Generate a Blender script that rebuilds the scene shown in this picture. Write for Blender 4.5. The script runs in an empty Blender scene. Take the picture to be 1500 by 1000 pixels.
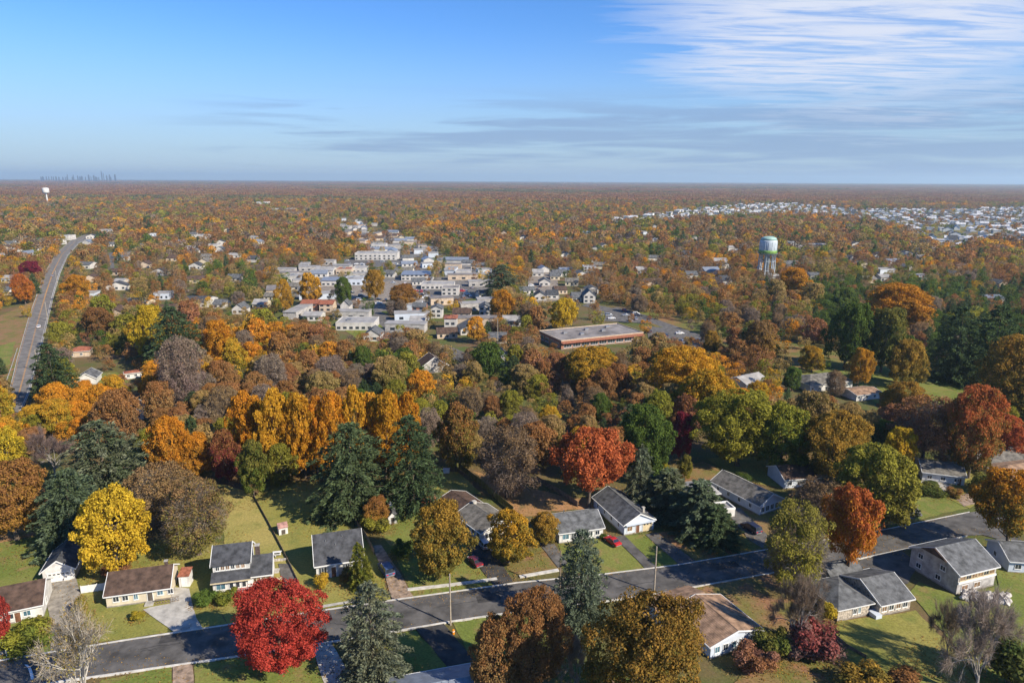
import bpy, math, random
import numpy as np
from mathutils import Matrix, Vector, noise as mnoise
from math import radians, sin, cos, pi, atan2, hypot

# ------------------------------------------------------------------ camera, sky, sun, exposure
S = bpy.context.scene
COL = S.collection
CAM_H = 85.0
PITCH, ROLL, LENS = 13.35, 0.27, 24.0
cam = bpy.data.objects.new('camera', bpy.data.cameras.new('camera'))
COL.objects.link(cam)
cam.data.lens = LENS
cam.data.sensor_width = 36.0
cam.data.clip_start = 1.0
cam.data.clip_end = 90000.0
CAM_R = Matrix.Rotation(radians(90 - PITCH), 3, 'X') @ Matrix.Rotation(radians(ROLL), 3, 'Z')
cam.matrix_world = Matrix.Translation((0, 0, CAM_H)) @ CAM_R.to_4x4()
S.camera = cam

SUN_EL, SUN_AZ = 35.0, 123.5          # azimuth clockwise from +Y: behind the camera, to its right
W = bpy.data.worlds.new('World')
S.world = W
W.use_nodes = True
SKY_STRENGTH = 0.084
sun = bpy.data.objects.new('sun', bpy.data.lights.new('sun', 'SUN'))
COL.objects.link(sun)
sun.data.energy = 4.3
sun.data.angle = radians(0.53)
sun.data.color = (1.0, 0.90, 0.74)
_el, _az = radians(SUN_EL), radians(SUN_AZ)
SUN_DIR = Vector((sin(_az) * cos(_el), cos(_az) * cos(_el), sin(_el)))
sun.rotation_euler = SUN_DIR.to_track_quat('Z', 'Y').to_euler()
S.view_settings.view_transform = 'Standard'
S.view_settings.look = 'None'
S.view_settings.exposure = 0.96
S.view_settings.gamma = 1.0
S.render.engine = 'CYCLES'
S.cycles.max_bounces = 6
S.cycles.diffuse_bounces = 4
S.cycles.glossy_bounces = 2
S.cycles.transmission_bounces = 3
S.cycles.volume_bounces = 1
S.cycles.transparent_max_bounces = 4
S.cycles.use_denoising = True
S.cycles.caustics_reflective = False
S.cycles.caustics_refractive = False


def build_world():
    nt = W.node_tree
    N, L = nt.nodes, nt.links
    N.clear()

    def nd(t, **kw):
        n = N.new(t)
        for k, v in kw.items():
            setattr(n, k, v)
        return n

    def M(op, a, b=None, c=None, clamp=False):
        n = nd('ShaderNodeMath', operation=op, use_clamp=clamp)
        for i, x in enumerate((a, b, c)):
            if x is None:
                continue
            if isinstance(x, (int, float)):
                n.inputs[i].default_value = x
            else:
                L.new(x, n.inputs[i])
        return n.outputs[0]

    def ss(x, a, b):
        n = nd('ShaderNodeMapRange', interpolation_type='SMOOTHSTEP')
        L.new(x, n.inputs[0])
        n.inputs[1].default_value = a
        n.inputs[2].default_value = b
        return n.outputs[0]

    sky = nd('ShaderNodeTexSky', sky_type='NISHITA')
    sky.sun_disc = False
    sky.sun_elevation = radians(SUN_EL)
    sky.sun_rotation = radians(SUN_AZ)
    sky.altitude = 100
    sky.air_density = 1.0
    sky.dust_density = 0.1
    sky.ozone_density = 3.2
    hsv = nd('ShaderNodeHueSaturation')
    hsv.inputs['Saturation'].default_value = 1.16
    hsv.inputs['Value'].default_value = 1.0
    tn = nd('ShaderNodeMix', data_type='RGBA', blend_type='MULTIPLY')
    tn.inputs[0].default_value = 1.0
    tn.inputs[7].default_value = (0.74, 0.83, 1.06, 1)
    L.new(sky.outputs[0], tn.inputs[6])
    L.new(tn.outputs[2], hsv.inputs['Color'])
    tc = nd('ShaderNodeTexCoord')
    sep = nd('ShaderNodeSeparateXYZ')
    L.new(tc.outputs['Generated'], sep.inputs[0])
    x, y, z = sep.outputs
    zz = M('ADD', M('MAXIMUM', z, 0.0), 0.055)
    px, py = M('DIVIDE', x, zz), M('DIVIDE', y, zz)     # where the ray meets a cloud sheet overhead

    def noise(vx, vy, vz, scale, detail, rough=0.55, dist=0.0):
        cb = nd('ShaderNodeCombineXYZ')
        for i, v in enumerate((vx, vy, vz)):
            if isinstance(v, (int, float)):
                cb.inputs[i].default_value = v
            else:
                L.new(v, cb.inputs[i])
        n = nd('ShaderNodeTexNoise')
        n.inputs['Scale'].default_value = scale
        n.inputs['Detail'].default_value = detail
        n.inputs['Roughness'].default_value = rough
        n.inputs['Distortion'].default_value = dist
        L.new(cb.outputs[0], n.inputs['Vector'])
        return n.outputs['Fac']

    az = M('ARCTAN2', x, y)
    el = M('ARCSINE', z)
    big = noise(px, py, 3.7, 0.55, 4, 0.6)
    fine = noise(M('MULTIPLY', px, 0.6), M('MULTIPLY', py, 2.6), 1.3, 2.2, 9, 0.62, 0.5)
    # high streaky sheet: one bank off to the right, its ragged edge set by the noise
    ax = M('ABSOLUTE', M('DIVIDE', M('SUBTRACT', az, M('ADD', 0.50, M('MULTIPLY', el, -0.45))), 0.225))
    ey = M('ABSOLUTE', M('DIVIDE', M('SUBTRACT', el, 0.195), 0.115))
    rad = M('SQRT', M('ADD', M('MULTIPLY', ax, ax), M('MULTIPLY', ey, ey)))
    d = M('ADD', rad, M('ADD', M('MULTIPLY', M('SUBTRACT', big, 0.5), 1.3), M('MULTIPLY', M('SUBTRACT', fine, 0.5), 1.9)))
    bank = M('SUBTRACT', 1.0, ss(d, 0.72, 1.22))
    dens = M('MULTIPLY', bank, M('ADD', 0.24, M('MULTIPLY', ss(fine, 0.36, 0.62), 0.76)), clamp=True)
    dens = M('MULTIPLY', dens, 0.93)
    # low grey bars near the horizon
    low = noise(M('MULTIPLY', az, 3.0), M('MULTIPLY', el, 46.0), 8.1, 1.35, 6, 0.55, 0.35)
    lmask = M('MULTIPLY', M('ADD', ss(el, 0.004, 0.03), M('MULTIPLY', ss(az, 0.0, 0.5), 0.75), clamp=True), M('SUBTRACT', 1.0, ss(el, 0.075, 0.13)))
    side = ss(az, -0.62, 0.38)
    bars = M('MULTIPLY', M('MULTIPLY', M('MULTIPLY', ss(az, -0.52, -0.25), ss(M('ADD', low, M('MULTIPLY', side, 0.19)), 0.53, 0.74)), lmask), 0.62)

    def mix(f, a, b):
        n = nd('ShaderNodeMix', data_type='RGBA')
        L.new(f, n.inputs[0])
        L.new(a, n.inputs[6])
        if isinstance(b, tuple):
            n.inputs[7].default_value = b
        else:
            L.new(b, n.inputs[7])
        return n.outputs[2]

    hzn = M('MULTIPLY', M('SUBTRACT', 1.0, ss(el, -0.01, 0.21)), 0.80)
    base = mix(hzn, hsv.outputs[0], (2.25, 3.15, 4.15, 1))
    c = mix(bars, base, (1.5, 2.2, 3.7, 1))
    c = mix(dens, c, (4.7, 5.0, 5.8, 1))
    bg = nd('ShaderNodeBackground')
    bg.inputs['Strength'].default_value = SKY_STRENGTH
    L.new(c, bg.inputs['Color'])
    out = nd('ShaderNodeOutputWorld')
    L.new(bg.outputs[0], out.inputs['Surface'])


build_world()

# ------------------------------------------------------------------ survey: photo pixel (1500 x 1000) -> ground, and back
_R = np.array(CAM_R)


def G(px, py, z=0.0):
    d = _R @ np.array([(px - 750) / 1000.0, (500 - py) / 1000.0, -1.0])
    t = (z - CAM_H) / d[2]
    return Vector((d[0] * t, d[1] * t, z))


def proj(x, y, z):
    p = _R.T @ np.array([x, y, z - CAM_H])
    return 750 + 1000 * p[0] / -p[2], 500 - 1000 * p[1] / -p[2]


def depth(x, y, z=0.0):
    return -(_R.T @ np.array([x, y, z - CAM_H]))[2]


def height_for(p, ytop):
    lo, hi = 0.2, 120.0
    for _ in range(40):
        m = (lo + hi) / 2
        if proj(p[0], p[1], m)[1] > ytop:
            lo = m
        else:
            hi = m
    return lo


def inside(px, py, poly):
    r, n = False, len(poly)
    j = n - 1
    for i in range(n):
        xi, yi = poly[i][0], poly[i][1]
        xj, yj = poly[j][0], poly[j][1]
        if (yi > py) != (yj > py) and px < (xj - xi) * (py - yi) / (yj - yi) + xi:
            r = not r
        j = i
    return r


# ------------------------------------------------------------------ materials
MATS = {}


def mat(key, color, rough=0.85, var=0.18, scale=1.2, bump=0.0, color2=None, metallic=0.0, spec=0.3, detail=4, rows=None, emit=None):
    if key in MATS:
        return MATS[key]
    m = bpy.data.materials.new(key)
    m.use_nodes = True
    nt = m.node_tree
    N, L = nt.nodes, nt.links
    b = N['Principled BSDF']
    b.inputs['Roughness'].default_value = rough
    b.inputs['Metallic'].default_value = metallic
    b.inputs['Specular IOR Level'].default_value = spec
    tc = N.new('ShaderNodeTexCoord')
    nz = N.new('ShaderNodeTexNoise')
    nz.inputs['Scale'].default_value = scale
    nz.inputs['Detail'].default_value = detail
    nz.inputs['Roughness'].default_value = 0.6
    L.new(tc.outputs['Object'], nz.inputs['Vector'])
    rp = N.new('ShaderNodeValToRGB')
    c2 = color2 or tuple(c * (1 - 2 * var) for c in color)
    c1 = color if color2 else tuple(min(1, c * (1 + var)) for c in color)
    rp.color_ramp.elements[0].position = 0.32
    rp.color_ramp.elements[1].position = 0.68
    rp.color_ramp.elements[0].color = (*c2, 1)
    rp.color_ramp.elements[1].color = (*c1, 1)
    L.new(nz.outputs['Fac'], rp.inputs[0])
    cout = rp.outputs[0]
    if rows:                                   # courses of shingles or boards, too fine to build
        wv = N.new('ShaderNodeTexWave')
        wv.wave_type = 'BANDS'
        wv.bands_direction = rows[0]
        wv.wave_profile = 'SAW'
        wv.inputs['Scale'].default_value = rows[1]
        wv.inputs['Distortion'].default_value = 0.6
        wv.inputs['Detail'].default_value = 1.0
        L.new(tc.outputs['Object'], wv.inputs['Vector'])
        mx = N.new('ShaderNodeMix')
        mx.data_type = 'RGBA'
        mx.blend_type = 'MULTIPLY'
        mx.inputs[0].default_value = rows[2]
        L.new(cout, mx.inputs[6])
        L.new(wv.outputs['Color'], mx.inputs[7])
        cout = mx.outputs[2]
    L.new(cout, b.inputs['Base Color'])
    if bump:
        bp = N.new('ShaderNodeBump')
        bp.inputs['Strength'].default_value = bump
        bp.inputs['Distance'].default_value = 0.1
        n2 = N.new('ShaderNodeTexNoise')
        n2.inputs['Scale'].default_value = scale * 4
        n2.inputs['Detail'].default_value = 5
        L.new(tc.outputs['Object'], n2.inputs['Vector'])
        L.new(n2.outputs['Fac'], bp.inputs['Height'])
        L.new(bp.outputs[0], b.inputs['Normal'])
    MATS[key] = m
    return m


def patchy(key, cols, scale, scale2, rough=0.95, bump=0.25, mid=(0.42, 0.58), mid2=(0.45, 0.62)):
    """three-colour ground cover: two noises of different size, and a fine grain"""
    m = bpy.data.materials.new(key)
    m.use_nodes = True
    N, L = m.node_tree.nodes, m.node_tree.links
    b = N['Principled BSDF']
    b.inputs['Roughness'].default_value = rough
    b.inputs['Specular IOR Level'].default_value = 0.15
    geo = N.new('ShaderNodeNewGeometry')

    def nz(s, d, r=0.6):
        n = N.new('ShaderNodeTexNoise')
        n.inputs['Scale'].default_value = s
        n.inputs['Detail'].default_value = d
        n.inputs['Roughness'].default_value = r
        L.new(geo.outputs['Position'], n.inputs['Vector'])
        return n.outputs['Fac']

    def ramp(f, a, bb):
        n = N.new('ShaderNodeMapRange')
        L.new(f, n.inputs[0])
        n.inputs[1].default_value = a
        n.inputs[2].default_value = bb
        return n.outputs[0]

    def mix(f, a, bb, t='MIX'):
        n = N.new('ShaderNodeMix')
        n.data_type = 'RGBA'
        n.blend_type = t
        if isinstance(f, float):
            n.inputs[0].default_value = f
        else:
            L.new(f, n.inputs[0])
        for i, v in ((6, a), (7, bb)):
            if isinstance(v, tuple):
                n.inputs[i].default_value = (*v, 1)
            else:
                L.new(v, n.inputs[i])
        return n.outputs[2]

    c = mix(ramp(nz(scale, 6), *mid), cols[0], cols[1])
    c = mix(ramp(nz(scale2, 6), *mid2), c, cols[2])
    grain = N.new('ShaderNodeMapRange')
    L.new(nz(2.1, 5, 0.75), grain.inputs[0])
    grain.inputs[1].default_value = 0.3
    grain.inputs[2].default_value = 0.7
    grain.inputs[3].default_value = 0.62
    grain.inputs[4].default_value = 1.3
    vm = N.new('ShaderNodeVectorMath')
    vm.operation = 'SCALE'
    L.new(c, vm.inputs[0])
    L.new(grain.outputs[0], vm.inputs[3])
    L.new(vm.outputs[0], b.inputs['Base Color'])
    if bump:
        bp = N.new('ShaderNodeBump')
        bp.inputs['Strength'].default_value = bump
        bp.inputs['Distance'].default_value = 0.25
        L.new(nz(1.4, 6, 0.7), bp.inputs['Height'])
        L.new(bp.outputs[0], b.inputs['Normal'])
    MATS[key] = m
    return m


def foliage(key, attr_type, translucent=0.38):
    """leaf colour from the tree's own two tints, mixed leaf by leaf"""
    m = bpy.data.materials.new(key)
    m.use_nodes = True
    N, L = m.node_tree.nodes, m.node_tree.links
    N.clear()

    def at(name, t):
        n = N.new('ShaderNodeAttribute')
        n.attribute_name = name
        n.attribute_type = t
        return n
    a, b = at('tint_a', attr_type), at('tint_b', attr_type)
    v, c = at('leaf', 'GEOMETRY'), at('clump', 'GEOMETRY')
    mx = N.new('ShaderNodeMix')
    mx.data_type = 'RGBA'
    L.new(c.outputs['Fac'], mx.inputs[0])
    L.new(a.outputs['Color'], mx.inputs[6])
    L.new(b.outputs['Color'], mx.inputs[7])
    mr = N.new('ShaderNodeMapRange')
    L.new(v.outputs['Fac'], mr.inputs[0])
    mr.inputs[3].default_value = 0.55
    mr.inputs[4].default_value = 1.45
    vm = N.new('ShaderNodeVectorMath')
    vm.operation = 'SCALE'
    L.new(mx.outputs[2], vm.inputs[0])
    L.new(mr.outputs[0], vm.inputs[3])
    d = N.new('ShaderNodeBsdfDiffuse')
    t = N.new('ShaderNodeBsdfTranslucent')
    ms = N.new('ShaderNodeMixShader')
    ms.inputs[0].default_value = translucent
    L.new(vm.outputs[0], d.inputs['Color'])
    L.new(vm.outputs[0], t.inputs['Color'])
    L.new(d.outputs[0], ms.inputs[1])
    L.new(t.outputs[0], ms.inputs[2])
    o = N.new('ShaderNodeOutputMaterial')
    L.new(ms.outputs[0], o.inputs['Surface'])
    MATS[key] = m
    return m


foliage('leaf', 'OBJECT')
foliage('leaf_far', 'INSTANCER')
mat('bark', (0.13, 0.10, 0.075), 0.95, 0.3, 3.0)
mat('bark_pale', (0.42, 0.39, 0.34), 0.9, 0.25, 3.0)
mat('bark_grey', (0.27, 0.245, 0.22), 0.95, 0.25, 3.0)
mat('asphalt', (0.102, 0.096, 0.090), 0.9, 0.28, 0.3, 0.1, detail=8)
mat('asphalt_old', (0.125, 0.117, 0.108), 0.9, 0.25, 0.5, 0.1, detail=8)
mat('asphalt_dark', (0.055, 0.052, 0.050), 0.9, 0.25, 0.5, 0.1, detail=8)
mat('asphalt_pale', (0.175, 0.162, 0.148), 0.9, 0.25, 0.3, 0.1, detail=8)
mat('concrete', (0.40, 0.38, 0.34), 0.9, 0.18, 0.6, 0.1, detail=8)
mat('concrete_old', (0.27, 0.245, 0.21), 0.9, 0.25, 0.7, 0.1, detail=8)
mat('paving_brown', (0.30, 0.22, 0.16), 0.9, 0.3, 0.9, 0.2, detail=8)
mat('kerb', (0.52, 0.50, 0.46), 0.9, 0.15, 0.8)
mat('paint_white', (0.74, 0.74, 0.72), 0.7, 0.1, 1.0)
mat('paint_yellow', (0.55, 0.27, 0.05), 0.7, 0.12, 1.0)
mat('tar', (0.02, 0.02, 0.021), 0.7, 0.1, 1.0)
mat('wall_white', (0.62, 0.61, 0.585), 0.75, 0.12, 0.8, rows=('Z', 2.4, 0.10))
mat('wall_blue_white', (0.52, 0.57, 0.64), 0.75, 0.06, 0.8, rows=('Z', 2.4, 0.10))
mat('wall_cream', (0.58, 0.51, 0.38), 0.8, 0.08, 0.8, rows=('Z', 2.4, 0.10))
mat('wall_pale', (0.50, 0.48, 0.45), 0.8, 0.15, 0.3)
mat('wall_grey', (0.40, 0.38, 0.36), 0.85, 0.2, 0.8)
mat('wall_stone', (0.46, 0.40, 0.33), 0.9, 0.35, 2.2, 0.3)
mat('wall_brick', (0.30, 0.14, 0.09), 0.9, 0.2, 2.0, 0.1)
mat('wall_tan', (0.50, 0.40, 0.30), 0.9, 0.15, 1.2)
mat('roof_slate', (0.072, 0.075, 0.083), 0.85, 0.30, 0.75, 0.15, rows=('Z', 3.2, 0.35))
mat('roof_grey', (0.135, 0.14, 0.145), 0.85, 0.30, 0.75, 0.15, rows=('Z', 3.2, 0.35))
mat('roof_grey_tan', (0.19, 0.175, 0.15), 0.88, 0.30, 0.75, 0.15, rows=('Z', 3.2, 0.35))
mat('roof_brown', (0.105, 0.066, 0.048), 0.88, 0.30, 0.75, 0.15, rows=('Z', 3.2, 0.35))
mat('roof_tan', (0.34, 0.215, 0.135), 0.88, 0.30, 0.75, 0.15, rows=('Z', 3.2, 0.3))
mat('roof_rust', (0.30, 0.105, 0.06), 0.8, 0.3, 1.2, 0.1)
mat('roof_pink', (0.36, 0.20, 0.17), 0.8, 0.3, 1.2, 0.1)
mat('roof_metal', (0.24, 0.27, 0.32), 0.45, 0.12, 0.8, metallic=0.3)
mat('roof_pale', (0.30, 0.29, 0.28), 0.85, 0.15, 0.3)
mat('roof_suburb', (0.56, 0.56, 0.57), 0.7, 0.2, 0.3)
mat('roof_flat', (0.22, 0.20, 0.19), 0.9, 0.25, 0.15)
mat('trim_white', (0.68, 0.68, 0.66), 0.6, 0.05, 1.0)
mat('trim_tan', (0.55, 0.46, 0.30), 0.7, 0.1, 1.0)
mat('trim_red', (0.42, 0.05, 0.045), 0.6, 0.15, 1.0)
mat('glass', (0.035, 0.045, 0.06), 0.08, 0.3, 0.6, spec=0.8)
mat('glass_blue', (0.10, 0.20, 0.26), 0.12, 0.3, 0.6, spec=0.8)
mat('glass_tan', (0.24, 0.15, 0.09), 0.3, 0.4, 1.5, spec=0.5)
mat('door_wood', (0.17, 0.08, 0.045), 0.6, 0.2, 1.0)
mat('door_white', (0.70, 0.69, 0.66), 0.6, 0.06, 1.0)
mat('door_dark', (0.09, 0.075, 0.06), 0.7, 0.2, 1.0)
mat('brick_dark', (0.09, 0.065, 0.06), 0.9, 0.25, 3.0)
mat('wood_pole', (0.34, 0.29, 0.23), 0.9, 0.2, 2.0)
mat('wood_fence', (0.22, 0.17, 0.12), 0.9, 0.25, 1.5)
mat('metal_grey', (0.35, 0.36, 0.38), 0.4, 0.1, 1.0, metallic=0.6)
mat('metal_dark', (0.05, 0.05, 0.055), 0.5, 0.1, 1.0)
mat('tyre', (0.018, 0.018, 0.019), 0.9, 0.1, 3.0)
mat('rim', (0.45, 0.45, 0.47), 0.35, 0.1, 3.0, metallic=0.7)
mat('car_red', (0.42, 0.018, 0.022), 0.3, 0.05, 1.0, spec=0.6)
mat('car_maroon', (0.13, 0.02, 0.028), 0.3, 0.05, 1.0, spec=0.6)
mat('car_blue', (0.045, 0.075, 0.16), 0.28, 0.05, 1.0, spec=0.6)
mat('car_navy', (0.022, 0.026, 0.055), 0.28, 0.05, 1.0, spec=0.6)
mat('car_white', (0.72, 0.73, 0.75), 0.3, 0.04, 1.0, spec=0.6)
mat('car_silver', (0.38, 0.41, 0.46), 0.3, 0.05, 1.0, metallic=0.4)
mat('car_black', (0.02, 0.02, 0.022), 0.25, 0.05, 1.0, spec=0.6)
mat('lamp_red', (0.50, 0.02, 0.02), 0.3, 0.05, 1.0)
mat('lamp_clear', (0.75, 0.75, 0.72), 0.2, 0.05, 1.0)
mat('lamp_amber', (0.60, 0.22, 0.02), 0.3, 0.05, 1.0)
mat('tank_white', (0.46, 0.52, 0.57), 0.5, 0.1, 0.4)
mat('tank_green', (0.16, 0.30, 0.06), 0.6, 0.15, 0.4)
mat('tank_aqua', (0.30, 0.46, 0.40), 0.5, 0.1, 0.4)
mat('stone_pale', (0.48, 0.44, 0.40), 0.95, 0.25, 1.5, 0.3)
mat('tower_blue', (0.06, 0.075, 0.10), 0.6, 0.1, 0.02)
mat('pool_blue', (0.05, 0.22, 0.45), 0.2, 0.1, 1.0)
mat('yellow_plastic', (0.62, 0.44, 0.07), 0.6, 0.1, 1.0)
mat('hedge_fence', (0.16, 0.15, 0.035), 0.9, 0.3, 1.2, 0.3)
patchy('ground', [(0.110, 0.099, 0.032), (0.154, 0.099, 0.053), (0.081, 0.106, 0.026)], 0.02, 0.055)
patchy('lawn_green', [(0.128, 0.158, 0.032), (0.170, 0.180, 0.044), (0.215, 0.162, 0.060)], 0.10, 0.28, mid2=(0.52, 0.68))
patchy('lawn_olive', [(0.208, 0.199, 0.046), (0.250, 0.221, 0.061), (0.142, 0.162, 0.039)], 0.05, 0.16, mid2=(0.52, 0.7))
patchy('lawn_straw', [(0.316, 0.261, 0.083), (0.243, 0.226, 0.064), (0.177, 0.176, 0.047)], 0.06, 0.2, mid2=(0.55, 0.72))
patchy('lawn_mixed', [(0.136, 0.134, 0.033), (0.200, 0.141, 0.057), (0.247, 0.130, 0.070)], 0.08, 0.22, mid2=(0.46, 0.62))
patchy('litter_brown', [(0.344, 0.185, 0.089), (0.288, 0.169, 0.070), (0.184, 0.126, 0.053)], 0.10, 0.26, mid2=(0.52, 0.68))
patchy('park_ground', [(0.132, 0.141, 0.031), (0.236, 0.128, 0.059), (0.103, 0.121, 0.029)], 0.03, 0.07)
patchy('gravel', [(0.28, 0.25, 0.21), (0.22, 0.19, 0.16), (0.17, 0.13, 0.10)], 0.2, 0.5)


# ------------------------------------------------------------------ mesh helpers
class MB:
    """collects shapes, links them as one mesh object"""

    def __init__(s):
        s.v, s.f = [], []

    def add(s, v, f):
        o = len(s.v)
        s.v += [tuple(p) for p in v]
        s.f += [tuple(i + o for i in q) for q in f]
        return s

    def box(s, x0, x1, y0, y1, z0, z1):
        return s.add([(x0, y0, z0), (x1, y0, z0), (x1, y1, z0), (x0, y1, z0), (x0, y0, z1), (x1, y0, z1), (x1, y1, z1), (x0, y1, z1)],
                     [(0, 3, 2, 1), (4, 5, 6, 7), (0, 1, 5, 4), (1, 2, 6, 5), (2, 3, 7, 6), (3, 0, 4, 7)])

    def prism(s, prof, a, b, axis):
        """profile of 2-D points swept from a to b along axis ('x': points are (y,z); 'y': (x,z); 'z': (x,y))"""
        n = len(prof)

        def p(q, t):
            return {'x': (t, q[0], q[1]), 'y': (q[0], t, q[1]), 'z': (q[0], q[1], t)}[axis]
        v = [p(q, a) for q in prof] + [p(q, b) for q in prof]
        f = [tuple(range(n))[::-1], tuple(range(n, 2 * n))] + [(i, (i + 1) % n, n + (i + 1) % n, n + i) for i in range(n)]
        return s.add(v, f)

    def tube(s, pts, rad, n=6, cap=True):
        pts = [Vector(p) for p in pts]
        rings = []
        for i, p in enumerate(pts):
            d = (pts[min(i + 1, len(pts) - 1)] - pts[max(i - 1, 0)]).normalized()
            a = d.cross(Vector((0.3, 1, 0.1)))
            if a.length < 0.05:
                a = d.cross(Vector((1, 0, 0)))
            a.normalize()
            b = d.cross(a)
            r = rad[i] if isinstance(rad, (list, tuple)) else rad
            rings.append([p + a * (r * cos(2 * pi * k / n)) + b * (r * sin(2 * pi * k / n)) for k in range(n)])
        v = [q for r in rings for q in r]
        f = [(i * n + k, i * n + (k + 1) % n, (i + 1) * n + (k + 1) % n, (i + 1) * n + k) for i in range(len(pts) - 1) for k in range(n)]
        if cap:
            f += [tuple(range(n)), tuple(range((len(pts) - 1) * n, len(pts) * n))[::-1]]
        return s.add(v, f)

    def lathe(s, prof, n=16, cx=0, cy=0):
        v = [(cx + r * cos(2 * pi * k / n), cy + r * sin(2 * pi * k / n), z) for r, z in prof for k in range(n)]
        f = [(i * n + k, i * n + (k + 1) % n, (i + 1) * n + (k + 1) % n, (i + 1) * n + k) for i in range(len(prof) - 1) for k in range(n)]
        f += [tuple(range(n))[::-1], tuple(range((len(prof) - 1) * n, len(prof) * n))]
        return s.add(v, f)

    def mesh(s, name, mats):
        m = bpy.data.meshes.new(name)
        m.from_pydata(s.v, [], s.f)
        for k in (mats if isinstance(mats, (list, tuple)) else [mats]):
            m.materials.append(MATS[k])
        m.update()
        return m

    def build(s, name, material, parent=None, smooth=False, link=True):
        m = s.mesh(name, material)
        if smooth:
            m.polygons.foreach_set('use_smooth', [True] * len(m.polygons))
        o = bpy.data.objects.new(name, m)
        if link:
            COL.objects.link(o)
        o.parent = parent
        return o


def box(name, material, parent, *b):
    return MB().box(*b).build(name, material, parent)


def tag(o, label=None, cat=None, group=None, kind=None):
    for k, v in (('label', label), ('category', cat), ('group', group), ('kind', kind)):
        if v:
            o[k] = v
    return o


def empty(name, loc=(0, 0, 0), rz=0.0, label=None, cat=None, group=None):
    o = bpy.data.objects.new(name, None)
    COL.objects.link(o)
    o.location = loc
    o.rotation_euler = (0, 0, rz)
    o.empty_display_size = 0.5
    return tag(o, label, cat, group)


def copy_tree(o, parent=None, kids={}):
    c = o.copy()
    COL.objects.link(c)
    c.parent = parent
    if parent is None:
        kids = {}
        for x in bpy.data.objects:
            if x.parent:
                kids.setdefault(x.parent.name, []).append(x)
    for ch in kids.get(o.name, []):
        copy_tree(ch, c, kids)
    return c


def sheet(name, pts, z, material, kind='structure', label=None, cat=None):
    """flat ground patch from ground points, finely enough triangulated for its outline"""
    m = MB()
    m.add([(p[0], p[1], z) for p in pts], [tuple(range(len(pts)))])
    o = m.build(name, material)
    if sum((pts[i][0] * pts[(i + 1) % len(pts)][1] - pts[(i + 1) % len(pts)][0] * pts[i][1]) for i in range(len(pts))) < 0:
        o.data.flip_normals()
    return tag(o, label, cat, None, kind)


def P(*pts):
    return [G(*p) for p in pts]

# ------------------------------------------------------------------ ground, lawns, roads
R0 = random.Random(11)


def rough_outline(pts, step=2.5, amp=0.35):
    out = []
    n = len(pts)
    for i in range(n):
        a, b = pts[i], pts[(i + 1) % n]
        d = hypot(b[0] - a[0], b[1] - a[1])
        k = max(1, int(d / step))
        for j in range(k):
            t = j / k
            q = amp if j else amp * 0.3
            out.append(Vector((a[0] + (b[0] - a[0]) * t + R0.uniform(-q, q), a[1] + (b[1] - a[1]) * t + R0.uniform(-q, q), 0)))
    return out


FAR = 29000.0
gm = MB()
gm.add([(-FAR, -300, 0), (FAR, -300, 0), (FAR, FAR, 0), (-FAR, FAR, 0)], [(0, 1, 2, 3)])
tag(gm.build('ground', 'ground'), kind='structure')

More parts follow.
